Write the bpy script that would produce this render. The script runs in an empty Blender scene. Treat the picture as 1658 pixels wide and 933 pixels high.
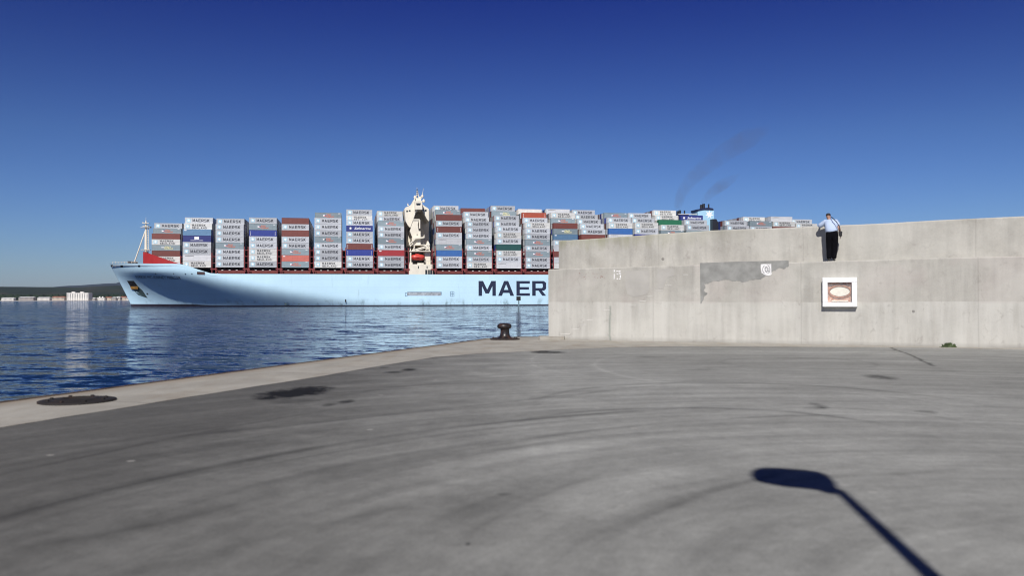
import bpy, bmesh, math, random
from mathutils import Vector, Matrix
random.seed(7)
R = math.radians
C = bpy.context.scene.collection
sc = bpy.context.scene

# ------------------------------------------------------------------ camera, sky, sun, exposure
F = 1361.0                                  # focal length in photo pixels (photo 1658 x 933)
CAMZ = 1.6                                  # eye height above the quay
WATER = -1.95
cam = bpy.data.cameras.new('camera'); camo = bpy.data.objects.new('camera', cam); C.objects.link(camo)
cam.sensor_width = 36; cam.lens = F / 1658 * 36; cam.clip_start = .1; cam.clip_end = 60000
camo.location = (0, 0, CAMZ)
camo.rotation_euler = (Matrix.Rotation(R(90.70), 4, 'X') @ Matrix.Rotation(-.003, 4, 'Z')).to_euler()
cam.dof.use_dof = True; cam.dof.focus_distance = 380; cam.dof.aperture_fstop = 1.3
sc.camera = camo

SUNDIR = Vector((-.14, -.99, 0)).normalized()
EL = R(40)
sunv = Vector((SUNDIR.x * math.cos(EL), SUNDIR.y * math.cos(EL), math.sin(EL)))
w = bpy.data.worlds.new("World"); sc.world = w; w.use_nodes = True
nt = w.node_tree
sky = nt.nodes.new('ShaderNodeTexSky'); sky.sky_type = 'NISHITA'; sky.sun_disc = False
sky.sun_elevation = EL; sky.sun_rotation = math.atan2(SUNDIR.x, SUNDIR.y)
sky.air_density = 1.0; sky.dust_density = .3; sky.ozone_density = 4.0
gm = nt.nodes.new('ShaderNodeGamma'); gm.inputs[1].default_value = 1.45
hs = nt.nodes.new('ShaderNodeHueSaturation'); hs.inputs['Saturation'].default_value = .95
nt.links.new(sky.outputs[0], gm.inputs[0]); nt.links.new(gm.outputs[0], hs.inputs['Color'])
gtc = nt.nodes.new('ShaderNodeTexCoord'); gsp = nt.nodes.new('ShaderNodeSeparateXYZ'); nt.links.new(gtc.outputs['Generated'], gsp.inputs[0])
grp = nt.nodes.new('ShaderNodeValToRGB'); el_ = grp.color_ramp.elements; el_.new(.5); el_.new(.6)   # the deep polarised blue of the photograph's clear air
for i, (p_, c_) in enumerate([(0, (.38, .45, .66)), (.18, (.285, .35, .53)), (.34, (.10, .145, .45)), (1, (.06, .065, .12))]): el_[i].position = p_; el_[i].color = (*c_, 1)
gmx = nt.nodes.new('ShaderNodeMix'); gmx.data_type = 'RGBA'; gmx.blend_type = 'MULTIPLY'; gmx.inputs[0].default_value = 1
nt.links.new(gsp.outputs[2], grp.inputs[0]); nt.links.new(hs.outputs[0], gmx.inputs[6]); nt.links.new(grp.outputs[0], gmx.inputs[7])
nt.links.new(gmx.outputs[2], nt.nodes['Background'].inputs[0]); nt.nodes['Background'].inputs[1].default_value = .05
sl = bpy.data.lights.new('sun', 'SUN'); sl.energy = 5.0; sl.angle = R(.53); sl.color = (1, .96, .9)
so = bpy.data.objects.new('sun', sl); C.objects.link(so); so.rotation_euler = sunv.to_track_quat('Z', 'Y').to_euler()
sc.view_settings.view_transform = 'Standard'; sc.view_settings.look = 'None'
sc.view_settings.exposure = 0.0; sc.view_settings.gamma = 1; sc.view_settings.use_curve_mapping = False
sc.cycles.use_denoising = True; sc.cycles.filter_width = 1.1
sc.cycles.max_bounces = 6; sc.cycles.transparent_max_bounces = 16; sc.cycles.volume_bounces = 0
sc.cycles.use_adaptive_sampling = True; sc.cycles.adaptive_threshold = .02

# ------------------------------------------------------------------ helpers
def hz(px): return 483.2 - (px - 829) * .003
def tag(o, label=None, cat=None, group=None, kind=None):
    for k, v in (('label', label), ('category', cat), ('group', group), ('kind', kind)):
        if v: o[k] = v
    return o
def empty(name, loc=(0, 0, 0), rz=0, **k):
    o = bpy.data.objects.new(name, None); C.objects.link(o); o.location = loc; o.rotation_euler = (0, 0, rz)
    o.empty_display_size = .3
    return tag(o, **k)
def link(name, me, parent=None, loc=(0, 0, 0), rz=0, **k):
    o = bpy.data.objects.new(name, me); C.objects.link(o); o.parent = parent; o.location = loc; o.rotation_euler = (0, 0, rz)
    return tag(o, **k)

def ramp(nt, src, p):
    r = nt.nodes.new('ShaderNodeValToRGB'); e = r.color_ramp.elements
    while len(e) < len(p): e.new(.5)
    for i, (pos, c) in enumerate(p):
        e[i].position = pos; e[i].color = (c, c, c, 1) if not isinstance(c, tuple) else (*c, 1)
    nt.links.new(src, r.inputs[0]); return r.outputs[0]
def math_(nt, op, a, b=None, c=None, clamp=False):
    n = nt.nodes.new('ShaderNodeMath'); n.operation = op; n.use_clamp = clamp
    for i, v in enumerate((a, b, c)):
        if v is None: continue
        if isinstance(v, (int, float)): n.inputs[i].default_value = v
        else: nt.links.new(v, n.inputs[i])
    return n.outputs[0]
def mix(nt, f, a, b, mode='MIX'):
    n = nt.nodes.new('ShaderNodeMix'); n.data_type = 'RGBA'; n.blend_type = mode
    for s, v in ((n.inputs[0], f), (n.inputs[6], a), (n.inputs[7], b)):
        if isinstance(v, (int, float)): s.default_value = v
        elif isinstance(v, tuple): s.default_value = (*v[:3], 1)
        else: nt.links.new(v, s)
    return n.outputs[2]
def noise(nt, vec, scale, detail=4, rough=.55, dist=0):
    n = nt.nodes.new('ShaderNodeTexNoise'); n.inputs['Scale'].default_value = scale; n.inputs['Detail'].default_value = detail
    n.inputs['Roughness'].default_value = rough; n.inputs['Distortion'].default_value = dist
    if vec is not None: nt.links.new(vec, n.inputs['Vector'])
    return n.outputs['Fac']
def coords(nt, scale=(1, 1, 1), kind='Object'):
    t = nt.nodes.new('ShaderNodeTexCoord'); m = nt.nodes.new('ShaderNodeMapping'); m.inputs['Scale'].default_value = scale
    nt.links.new(t.outputs[kind], m.inputs[0]); return m.outputs[0]
def bump(nt, h, strength, dist=.02, normal=None):
    b = nt.nodes.new('ShaderNodeBump'); b.inputs['Strength'].default_value = strength; b.inputs['Distance'].default_value = dist
    nt.links.new(h, b.inputs['Height'])
    if normal is not None: nt.links.new(normal, b.inputs['Normal'])
    return b.outputs[0]

MATS = {}
def mat(name, col, rough=.55, metal=0, var=.18, scale=2.0, stretch=(1, 1, 1), rand=0, bmp=0, spec=.5, dirt=None):
    if name in MATS: return MATS[name]
    m = bpy.data.materials.new(name); m.use_nodes = True; nt = m.node_tree; b = nt.nodes['Principled BSDF']
    b.inputs['Roughness'].default_value = rough; b.inputs['Metallic'].default_value = metal
    b.inputs['Specular IOR Level'].default_value = spec
    v = coords(nt, stretch); n = noise(nt, v, scale)
    f = ramp(nt, n, [(.3, 1 - var), (.7, 1 + var * .6)])
    c = mix(nt, 1.0, col, f, 'MULTIPLY')
    if dirt:
        n2 = noise(nt, coords(nt, dirt[1]), dirt[2], 5, .6)
        c = mix(nt, ramp(nt, n2, [(dirt[3], 0), (dirt[3] + .15, dirt[4])]), c, dirt[0])
    if rand:
        oi = nt.nodes.new('ShaderNodeObjectInfo')
        k = math_(nt, 'MULTIPLY_ADD', oi.outputs['Random'], rand, 1 - rand / 2)
        hsn = nt.nodes.new('ShaderNodeHueSaturation'); nt.links.new(k, hsn.inputs['Value']); nt.links.new(c, hsn.inputs['Color']); c = hsn.outputs[0]
    nt.links.new(c, b.inputs['Base Color'])
    if bmp: nt.links.new(bump(nt, n, bmp), b.inputs['Normal'])
    MATS[name] = m; return m

class MB:
    """collects faces, then builds ONE mesh"""
    def __init__(s): s.v = []; s.f = []; s.mi = []; s.sm = []; s.mats = []
    def m(s, mt):
        if mt not in s.mats: s.mats.append(mt)
        return s.mats.index(mt)
    def add(s, vs, fs, mt, smooth=False):
        o = len(s.v); s.v += [tuple(x) for x in vs]; i = s.m(mt)
        for f in fs: s.f.append(tuple(o + k for k in f)); s.mi.append(i); s.sm.append(smooth)
    def box(s, a, b, mt):
        x0, y0, z0 = a; x1, y1, z1 = b
        s.add([(x0, y0, z0), (x1, y0, z0), (x1, y1, z0), (x0, y1, z0), (x0, y0, z1), (x1, y0, z1), (x1, y1, z1), (x0, y1, z1)],
              [(0, 3, 2, 1), (4, 5, 6, 7), (0, 1, 5, 4), (1, 2, 6, 5), (2, 3, 7, 6), (3, 0, 4, 7)], mt)
    def prism(s, poly, y0, y1, mt):            # polygon given in (x,z), extruded along y
        n = len(poly); vs = [(x, y0, z) for x, z in poly] + [(x, y1, z) for x, z in poly]
        ar = sum(poly[i][0] * poly[(i + 1) % n][1] - poly[(i + 1) % n][0] * poly[i][1] for i in range(n))
        fr = tuple(range(n)); bk = tuple(range(2 * n - 1, n - 1, -1))
        sd = [(i, n + i, n + (i + 1) % n, (i + 1) % n) for i in range(n)]
        if ar < 0: fr = fr[::-1]; bk = bk[::-1]; sd = [q[::-1] for q in sd]
        s.add(vs, [fr, bk] + sd, mt)
    def tube(s, pts, rad, mt, n=8, smooth=True, cap=True):
        pts = [Vector(p) for p in pts]; rad = rad if isinstance(rad, (list, tuple)) else [rad] * len(pts)
        vs = []; prev = None
        for i, p in enumerate(pts):
            d = (pts[min(i + 1, len(pts) - 1)] - pts[max(i - 1, 0)]).normalized()
            u = prev if prev is not None else (Vector((0, 0, 1)) if abs(d.z) < .9 else Vector((1, 0, 0)))
            u = (u - d * u.dot(d)).normalized(); prev = u; v = d.cross(u)
            for k in range(n):
                a = 2 * math.pi * k / n; vs.append(p + (u * math.cos(a) + v * math.sin(a)) * rad[i])
        fs = [(i * n + k, i * n + (k + 1) % n, (i + 1) * n + (k + 1) % n, (i + 1) * n + k) for i in range(len(pts) - 1) for k in range(n)]
        s.add(vs, fs, mt, smooth)
        if cap: s.add(vs[:n], [tuple(range(n))[::-1]], mt); s.add(vs[-n:], [tuple(range(n))], mt)
    def lathe(s, prof, mt, c=(0, 0, 0), n=24, smooth=True):
        vs = []; 
        for r, z in prof:
            for k in range(n):
                a = 2 * math.pi * k / n; vs.append((c[0] + r * math.cos(a), c[1] + r * math.sin(a), c[2] + z))
        fs = [(i * n + k, i * n + (k + 1) % n, (i + 1) * n + (k + 1) % n, (i + 1) * n + k) for i in range(len(prof) - 1) for k in range(n)]
        s.add(vs, fs, mt, smooth); s.add(vs[-n:], [tuple(range(n))], mt)
    def mesh(s, name):
        me = bpy.data.meshes.new(name); me.from_pydata(s.v, [], s.f)
        for x in s.mats: me.materials.append(x)
        me.polygons.foreach_set('material_index', s.mi); me.polygons.foreach_set('use_smooth', s.sm); me.update(); return me
    def build(s, name, parent=None, loc=(0, 0, 0), rz=0, **k): return link(name, s.mesh(name), parent, loc, rz, **k)

# block capital glyphs, unit height and width 1 (several abutting polygons each)
GL = {
 'M': [[(0, 0), (0, 1), (.26, 1), (.5, .42), (.74, 1), (1, 1), (1, 0), (.8, 0), (.8, .66), (.6, .16), (.4, .16), (.2, .66), (.2, 0)]],
 'A': [[(0, 0), (.37, 1), (.5, 1), (.5, .78), (.36, .4), (.5, .4), (.5, .2), (.3, .2), (.24, 0)], [(1, 0), (.63, 1), (.5, 1), (.5, .78), (.64, .4), (.5, .4), (.5, .2), (.7, .2), (.76, 0)]],
 'E': [[(0, 0), (0, 1), (1, 1), (1, .83), (.25, .83), (.25, .59), (.93, .59), (.93, .42), (.25, .42), (.25, .17), (1, .17), (1, 0)]],
 'R': [[(0, 0), (0, 1), (.25, 1), (.25, 0)], [(.25, 1), (.84, 1), (1, .88), (1, .48), (.86, .35), (.25, .35), (.25, .52), (.7, .52), (.76, .58), (.76, .78), (.7, .83), (.25, .83)], [(.45, .35), (.7, .35), (1, 0), (.72, 0)]],
 'S': [[(0, 0), (.87, 0), (1, .12), (1, .48), (.87, .6), (.25, .6), (.25, .83), (.98, .83), (.98, 1), (.13, 1), (0, .88), (0, .55), (.13, .43), (.75, .43), (.75, .17), (0, .17)]],
 'K': [[(0, 0), (0, 1), (.25, 1), (.25, .62), (.68, 1), (1, 1), (.48, .54), (1, 0), (.68, 0), (.34, .4), (.25, .32), (.25, 0)]],
 'L': [[(0, 0), (0, 1), (.25, 1), (.25, .17), (1, .17), (1, 0)]],
 'N': [[(0, 0), (0, 1), (.25, 1), (.76, .36), (.76, 1), (1, 1), (1, 0), (.76, 0), (.24, .64), (.24, 0)]],
 'D': [[(0, 0), (0, 1), (.25, 1), (.25, 0)], [(.25, 1), (.82, 1), (1, .84), (1, .16), (.82, 0), (.25, 0), (.25, .17), (.7, .17), (.76, .24), (.76, .76), (.7, .83), (.25, .83)]],
}
def word(mb, txt, x, y, z, h, widths, gap, mt, th=0):
    for ch, wd in zip(txt, widths):
        for poly in GL[ch]:
            pts = [(x + px * wd, z + pz * h) for px, pz in poly]
            if th: mb.prism(pts, y - th, y, mt)
            else:
                ar = sum(pts[i][0] * pts[(i + 1) % len(pts)][1] - pts[(i + 1) % len(pts)][0] * pts[i][1] for i in range(len(pts)))
                f = tuple(range(len(pts)));  f = f if ar > 0 else f[::-1]
                mb.add([(a, y, b) for a, b in pts], [f], mt)
        x += wd + gap
    return x
def font(mb, txt, x, y, z, h, mt, sx=1, bold=0.0, shear=0, warp=None):
    cu = bpy.data.curves.new('t', 'FONT'); cu.body = txt; cu.size = 1; cu.offset = bold; cu.shear = shear; cu.resolution_u = 2
    o = bpy.data.objects.new('t', cu); C.objects.link(o)
    me = bpy.data.meshes.new_from_object(o.evaluated_get(bpy.context.evaluated_depsgraph_get()))
    vs = [(x + v.co.x * h * sx, y, z + v.co.y * h) for v in me.vertices]
    if warp: vs = [warp(v) for v in vs]
    fs = [tuple(p.vertices) for p in me.polygons]
    mb.add(vs, fs, mt)
    wd = max(v[0] for v in vs) - x
    bpy.data.objects.remove(o); bpy.data.curves.remove(cu); bpy.data.meshes.remove(me); return wd

# ------------------------------------------------------------------ water, quay, sky-side land
def water():
    m = bpy.data.materials.new('sea_water'); m.use_nodes = True; nt = m.node_tree; b = nt.nodes['Principled BSDF']
    b.inputs['Base Color'].default_value = (.005, .020, .060, 1); b.inputs['Roughness'].default_value = .05; b.inputs['IOR'].default_value = 1.333
    b.inputs['Specular IOR Level'].default_value = .30
    nrm = None
    # wave slopes taken straight from layered noise, so that far water keeps its chop
    for sx, sy, sc_, amp, det in ((.09, .24, 1.0, .34, 2), (.42, 1.0, 1.0, .80, 3), (2.2, 4.0, 1.0, .50, 2)):
        nn = nt.nodes.new('ShaderNodeTexNoise'); nn.inputs['Scale'].default_value = sc_; nn.inputs['Detail'].default_value = det; nn.inputs['Roughness'].default_value = .55; nn.inputs['Distortion'].default_value = .4
        nt.links.new(coords(nt, (sx, sy, 1)), nn.inputs['Vector'])
        sb = nt.nodes.new('ShaderNodeVectorMath'); sb.operation = 'SUBTRACT'; nt.links.new(nn.outputs['Color'], sb.inputs[0]); sb.inputs[1].default_value = (.5, .5, .5)
        ml = nt.nodes.new('ShaderNodeVectorMath'); ml.operation = 'MULTIPLY'; nt.links.new(sb.outputs[0], ml.inputs[0]); ml.inputs[1].default_value = (amp * .7, amp * 1.5, 0)
        if nrm is None: nrm = ml.outputs[0]
        else:
            ad = nt.nodes.new('ShaderNodeVectorMath'); ad.operation = 'ADD'; nt.links.new(nrm, ad.inputs[0]); nt.links.new(ml.outputs[0], ad.inputs[1]); nrm = ad.outputs[0]
    ad = nt.nodes.new('ShaderNodeVectorMath'); ad.operation = 'ADD'; nt.links.new(nrm, ad.inputs[0]); ad.inputs[1].default_value = (0, 0, 1)
    nz = nt.nodes.new('ShaderNodeVectorMath'); nz.operation = 'NORMALIZE'; nt.links.new(ad.outputs[0], nz.inputs[0]); nt.links.new(nz.outputs[0], b.inputs['Normal'])
    mb = MB(); S = 14000
    mb.add([(-S, -300, 0), (S, -300, 0), (S, S, 0), (-S, S, 0)], [(0, 1, 2, 3)], m)
    mb.build('water', loc=(0, 0, WATER), kind='structure')
water()

def gp_(px, py): Y = CAMZ * F / (py - hz(px)); return ((px - 829) / F * Y, Y)
def arc3(p1, p2, p3, hw, k):            # tyre track: the circle through three places on the ground
    (ax, ay), (bx, by), (cx, cy) = gp_(*p1), gp_(*p2), gp_(*p3)
    d = 2 * (ax * (by - cy) + bx * (cy - ay) + cx * (ay - by)); a2, b2, c2 = ax * ax + ay * ay, bx * bx + by * by, cx * cx + cy * cy
    ux = (a2 * (by - cy) + b2 * (cy - ay) + c2 * (ay - by)) / d; uy = (a2 * (cx - bx) + b2 * (ax - cx) + c2 * (bx - ax)) / d
    return (ux, uy, math.hypot(ax - ux, ay - uy), hw, k, bx, by, 1.35 * max(math.hypot(ax - bx, ay - by), math.hypot(cx - bx, cy - by)))
ARCS = [arc3((129, 808), (551, 720), (1050, 664), .12, .40), arc3((129, 826), (551, 731), (1050, 671), .07, .22), arc3((900, 671), (1130, 661), (1340, 674), .11, .34),
 arc3((129, 722), (720, 662), (1058, 624), .09, .24), arc3((900, 637), (1180, 620), (1500, 640), .09, .34), arc3((900, 645), (1180, 628), (1500, 650), .06, .18), arc3((860, 712), (1080, 686), (1290, 674), .10, .30),
 arc3((1290, 660), (1420, 664), (1529, 676), .08, .28), arc3((129, 872), (280, 842), (430, 800), .16, .26), arc3((940, 870), (1080, 812), (1240, 772), .2, .24), arc3((1000, 850), (1130, 802), (1270, 768), .08, .2),
 arc3((1390, 768), (1470, 764), (1560, 752), .10, .2), arc3((129, 742), (260, 714), (480, 672), .08, .26), arc3((650, 760), (850, 722), (1080, 700), .12, .2), arc3((755, 868), (840, 812), (915, 782), .06, .14),
 arc3((1000, 576), (965, 592), (1030, 612), .12, -.2), arc3((890, 572), (862, 590), (930, 606), .1, -.12), arc3((300, 905), (520, 850), (760, 800), .16, .2), arc3((560, 640), (900, 606), (1300, 600), .12, .18),
 arc3((1180, 590), (1300, 580), (1420, 590), .12, .18), arc3((560, 790), (820, 735), (1100, 722), .2, -.10), arc3((350, 770), (560, 745), (760, 715), .1, -.10)]
def stain(px, py, hw, hh, k):
    x, y = gp_(px, py); return (x, y, hw / F * y, (gp_(px, py - hh)[1] - gp_(px, py + hh)[1]) / 2, k)
STAINS = [stain(503, 632, 42, 9, .95), stain(455, 639, 48, 9.5, .92), stain(480, 634, 60, 10, .5), stain(430, 645, 26, 3.5, .6), stain(562, 650, 15, 4, .7), stain(532, 656, 14, 3.5, .55), stain(480, 650, 50, 7, .35), stain(880, 570.5, 28, 3, .85), stain(905, 571, 16, 1.6, .6),
 stain(662, 599, 16, 2.6, .8), stain(638, 603, 20, 2, .6), stain(622, 595.5, 10, 2, .5), stain(1426, 611, 30, 4.5, .6), stain(757, 880, 7, 4, .6), stain(815, 800, 15, 3, .4), stain(1325, 657, 14, 6, .35), stain(1322, 661, 26, 3, .3), stain(1500, 667, 22, 4, .4),
 stain(1050, 578, 30, 3, .2), stain(1130, 598, 40, 3, .18), stain(700, 690, 30, 8, .15)]
CRACK = [gp_(1440, 563), gp_(1462, 571), gp_(1478, 577), gp_(1496, 586), gp_(1512, 593)]
def ground_mat():
    m = bpy.data.materials.new('quay_surface'); m.use_nodes = True; nt = m.node_tree; b = nt.nodes['Principled BSDF']
    t = nt.nodes.new('ShaderNodeTexCoord'); sep = nt.nodes.new('ShaderNodeSeparateXYZ'); nt.links.new(t.outputs['Object'], sep.inputs[0])
    big = noise(nt, coords(nt), .09, 3, .5); med = noise(nt, coords(nt), .9, 6, .62, .4); fine = noise(nt, coords(nt), 38, 3, .7); grit = noise(nt, coords(nt), 160, 2, .6)
    wob = noise(nt, coords(nt), 1.6, 3, .6); med2 = noise(nt, coords(nt), 6, 5, .7); wob2 = noise(nt, coords(nt), .22, 1, .4); brk = noise(nt, coords(nt), .7, 4, .6, .8)
    c = mix(nt, ramp(nt, big, [(.35, 0), (.65, 1)]), (.235, .236, .223), (.31, .312, .297))
    # asphalt gets darker towards the open left end
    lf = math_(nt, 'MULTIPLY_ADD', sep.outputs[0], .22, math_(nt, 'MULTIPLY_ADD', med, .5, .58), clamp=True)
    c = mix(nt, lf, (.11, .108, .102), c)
    c = mix(nt, 1.0, c, ramp(nt, med, [(.25, .80), (.75, 1.14)]), 'MULTIPLY')
    c = mix(nt, 1.0, c, ramp(nt, noise(nt, coords(nt), 7, 5, .75), [(.3, .84), (.7, 1.13)]), 'MULTIPLY')
    c = mix(nt, 1.0, c, ramp(nt, fine, [(.25, .84), (.75, 1.14)]), 'MULTIPLY')
    c = mix(nt, 1.0, c, ramp(nt, grit, [(.2, .8), (.8, 1.18)]), 'MULTIPLY')
    x = sep.outputs[0]; y = sep.outputs[1]
    for cx, cy, fr, k in ((4.0, 3.6, 3.0, .2), (8.5, 1.0, 1.5, .1)):       # swept rubber and dust, laid down in wide turns
        dx = math_(nt, 'SUBTRACT', x, cx); dy = math_(nt, 'SUBTRACT', y, cy)
        rr0 = math_(nt, 'SQRT', math_(nt, 'ADD', math_(nt, 'MULTIPLY', dx, dx), math_(nt, 'MULTIPLY', dy, dy)))
        an = math_(nt, 'MULTIPLY', math_(nt, 'ARCTAN2', dy, dx), 1.1)
        cb = nt.nodes.new('ShaderNodeCombineXYZ'); nt.links.new(math_(nt, 'MULTIPLY', rr0, fr), cb.inputs[0]); nt.links.new(an, cb.inputs[1])
        sn = noise(nt, cb.outputs[0], 1.0, 5, .62)
        c = mix(nt, 1.0, c, ramp(nt, sn, [(.3, 1 - k), (.7, 1 + k)]), 'MULTIPLY')
    tot = None
    for cx, cy, r, hw, k, mx_, my_, span in ARCS:
        dx = math_(nt, 'SUBTRACT', x, cx); dy = math_(nt, 'SUBTRACT', y, cy)
        d = math_(nt, 'SQRT', math_(nt, 'ADD', math_(nt, 'MULTIPLY', dx, dx), math_(nt, 'MULTIPLY', dy, dy)))
        d = math_(nt, 'ADD', d, math_(nt, 'MULTIPLY_ADD', wob2, .5, -.25 - r))
        g = math_(nt, 'SUBTRACT', 1.0, math_(nt, 'DIVIDE', math_(nt, 'ABSOLUTE', d), hw * 1.7), clamp=True)
        g = math_(nt, 'MULTIPLY', math_(nt, 'MULTIPLY', g, g), k * 1.35)
        ex = math_(nt, 'SUBTRACT', x, mx_); ey = math_(nt, 'SUBTRACT', y, my_)
        e = math_(nt, 'SQRT', math_(nt, 'ADD', math_(nt, 'MULTIPLY', ex, ex), math_(nt, 'MULTIPLY', ey, ey)))
        g = math_(nt, 'MULTIPLY', g, math_(nt, 'MULTIPLY', math_(nt, 'SUBTRACT', 1.0, math_(nt, 'DIVIDE', e, span), clamp=True), 2.6, clamp=True))
        tot = g if tot is None else math_(nt, 'ADD', tot, g)
    tot = math_(nt, 'MULTIPLY', tot, ramp(nt, brk, [(.32, .4), (.6, 1)]))
    for cx, cy, rx, ry, k in STAINS:
        dx = math_(nt, 'DIVIDE', math_(nt, 'SUBTRACT', x, cx), rx); dy = math_(nt, 'DIVIDE', math_(nt, 'SUBTRACT', y, cy), ry)
        d = math_(nt, 'ADD', math_(nt, 'MULTIPLY', dx, dx), math_(nt, 'MULTIPLY', dy, dy))
        g = math_(nt, 'MULTIPLY', math_(nt, 'SUBTRACT', math_(nt, 'MULTIPLY_ADD', wob, 1.5, math_(nt, 'MULTIPLY_ADD', med2, 2.2, -.95)), d, clamp=True), k * 1.15)
        tot = math_(nt, 'ADD', tot, g)
    for (ax, ay), (bx, by) in zip(CRACK, CRACK[1:]):
        L = math.hypot(bx - ax, by - ay); ux, uy = (bx - ax) / L, (by - ay) / L
        px = math_(nt, 'SUBTRACT', x, ax); py = math_(nt, 'SUBTRACT', y, ay)
        tt = math_(nt, 'ADD', math_(nt, 'MULTIPLY', px, ux), math_(nt, 'MULTIPLY', py, uy))
        nn = math_(nt, 'ABSOLUTE', math_(nt, 'ADD', math_(nt, 'SUBTRACT', math_(nt, 'MULTIPLY', px, uy), math_(nt, 'MULTIPLY', py, ux)), math_(nt, 'MULTIPLY_ADD', wob, .3, -.15)))
        inside = math_(nt, 'MULTIPLY', math_(nt, 'GREATER_THAN', tt, 0.0), math_(nt, 'LESS_THAN', tt, L))
        g = math_(nt, 'MULTIPLY', math_(nt, 'SUBTRACT', 1.0, math_(nt, 'DIVIDE', nn, .08), clamp=True), math_(nt, 'MULTIPLY', inside, .7))
        tot = math_(nt, 'ADD', tot, g)
    keep = math_(nt, 'MAXIMUM', math_(nt, 'SUBTRACT', 1.0, tot), .06)
    kc = nt.nodes.new('ShaderNodeCombineColor'); [nt.links.new(keep, kc.inputs[q0]) for q0 in range(3)]
    c = mix(nt, 1.0, c, kc.outputs[0], 'MULTIPLY')
    # pale flecks of dropped concrete and paint
    vo = nt.nodes.new('ShaderNodeTexVoronoi'); vo.inputs['Scale'].default_value = .9; nt.links.new(coords(nt), vo.inputs['Vector'])
    fl = math_(nt, 'LESS_THAN', math_(nt, 'ADD', vo.outputs['Distance'], math_(nt, 'MULTIPLY', fine, .05)), .062)
    c = mix(nt, math_(nt, 'MULTIPLY', fl, .5), c, (.42, .41, .38))
    nt.links.new(c, b.inputs['Base Color']); b.inputs['Roughness'].default_value = .88; b.inputs['Specular IOR Level'].default_value = .25
    h = math_(nt, 'MULTIPLY_ADD', grit, .4, fine)
    nt.links.new(bump(nt, h, .35, .004), b.inputs['Normal']); return m
def coping_mat():
    m = bpy.data.materials.new('coping_concrete'); m.use_nodes = True; nt = m.node_tree; b = nt.nodes['Principled BSDF']
    med = noise(nt, coords(nt), .8, 6, .62, .5); fine = noise(nt, coords(nt), 30, 3, .7); b2 = noise(nt, coords(nt, (1.2, .35, 1)), 1.3, 5, .65)
    c = mix(nt, ramp(nt, med, [(.3, 0), (.7, 1)]), (.28, .262, .228), (.41, .39, .345))
    c = mix(nt, ramp(nt, b2, [(.5, 0), (.72, .45)]), c, (.24, .19, .13))
    c = mix(nt, 1.0, c, ramp(nt, fine, [(.25, .88), (.75, 1.1)]), 'MULTIPLY')
    t = nt.nodes.new('ShaderNodeTexCoord'); sp_ = nt.nodes.new('ShaderNodeSeparateXYZ'); nt.links.new(t.outputs['Object'], sp_.inputs[0])
    al = math_(nt, 'ADD', math_(nt, 'MULTIPLY', sp_.outputs[0], .326), math_(nt, 'MULTIPLY', sp_.outputs[1], .945))
    ac = math_(nt, 'ADD', math_(nt, 'MULTIPLY', sp_.outputs[0], .945), math_(nt, 'MULTIPLY', sp_.outputs[1], -.326))      # distance across the coping
    fr = math_(nt, 'FRACT', math_(nt, 'DIVIDE', math_(nt, 'MULTIPLY_ADD', fine, .03, al), 5.2))
    c = mix(nt, math_(nt, 'MULTIPLY', math_(nt, 'LESS_THAN', fr, .008), .55), c, (.12, .11, .10))
    rim = math_(nt, 'SUBTRACT', 1.0, math_(nt, 'DIVIDE', math_(nt, 'ADD', ac, 11.81 - .0), math_(nt, 'MULTIPLY_ADD', med, 1.2, .1)), clamp=True)
    c = mix(nt, math_(nt, 'MULTIPLY', rim, .7), c, (.22, .16, .10))
    nt.links.new(c, b.inputs['Base Color']); b.inputs['Roughness'].default_value = .85
    nt.links.new(bump(nt, fine, .4, .006), b.inputs['Normal']); return m
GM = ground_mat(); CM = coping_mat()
EDGE = [(-26.3, -40), (-7.48, 14.54), (-1.42, 32.1), (-.95, 33.5), (-.62, 34.15), (-.1, 34.55), (.6, 34.7), (2.6, 34.9)]
def flat(poly, z, mt, name, depth=0, **k):
    mb = MB(); n = len(poly); vs = [(x, y, z) for x, y in poly]
    mb.add(vs, [tuple(range(n))], mt)
    if depth: mb.add(vs + [(x, y, z - depth) for x, y in poly], [((i + 1) % n, i, n + i, n + (i + 1) % n) for i in range(n)], CM)
    o = mb.build(name, **k)
    bm = bmesh.new(); bm.from_mesh(o.data); 
    bmesh.ops.triangulate(bm, faces=[f for f in bm.faces if len(f.verts) > 4]); bmesh.ops.recalc_face_normals(bm, faces=bm.faces[:])
    if not depth:
        for f in bm.faces:
            if f.normal.z < 0: f.normal_flip()
    bm.to_mesh(o.data); bm.free(); return o
right = [(60, 8.3), (60, -40)]
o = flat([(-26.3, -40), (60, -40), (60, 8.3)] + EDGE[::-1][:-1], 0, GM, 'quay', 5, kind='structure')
# concrete coping: strip along the edge, curving into the apron at the foot of the wall
def off(p, d=(.945, -.326), k=2.35): return (p[0] + d[0] * k, p[1] + d[1] * k)
inner = [off((-26.3, -40)), off((-7.48, 14.54)), (-3.87, 17.56), (-2.72, 21.2), (-2.1, 22.9), (-1.02, 24.2), (.94, 25.6), (3.2, 27.1), (5.5, 27.6), (8.0, 27.2), (10.5, 26.9), (13.6, 26.2), (30, 18.4), (60, 5)]
dense = []
for a, b_ in zip(inner, inner[1:]):
    L = math.hypot(b_[0] - a[0], b_[1] - a[1]); n = max(1, int(L / .35))
    for i in range(n):
        t = i / n; j = random.uniform(-.035, .035); dense.append((a[0] + (b_[0] - a[0]) * t + j, a[1] + (b_[1] - a[1]) * t + j))
inset = [(x + .02, y - .02) for x, y in EDGE]
flat(inset + [(60, 8.2)] + [(60, 5)] + dense[::-1], .004, CM, 'coping', kind='structure')
rust = mat('edge_rust', (.10, .06, .035), .85, var=.5, scale=3)
mb = MB()
ed = [Vector((x, y, 0)) for x, y in EDGE]
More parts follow.
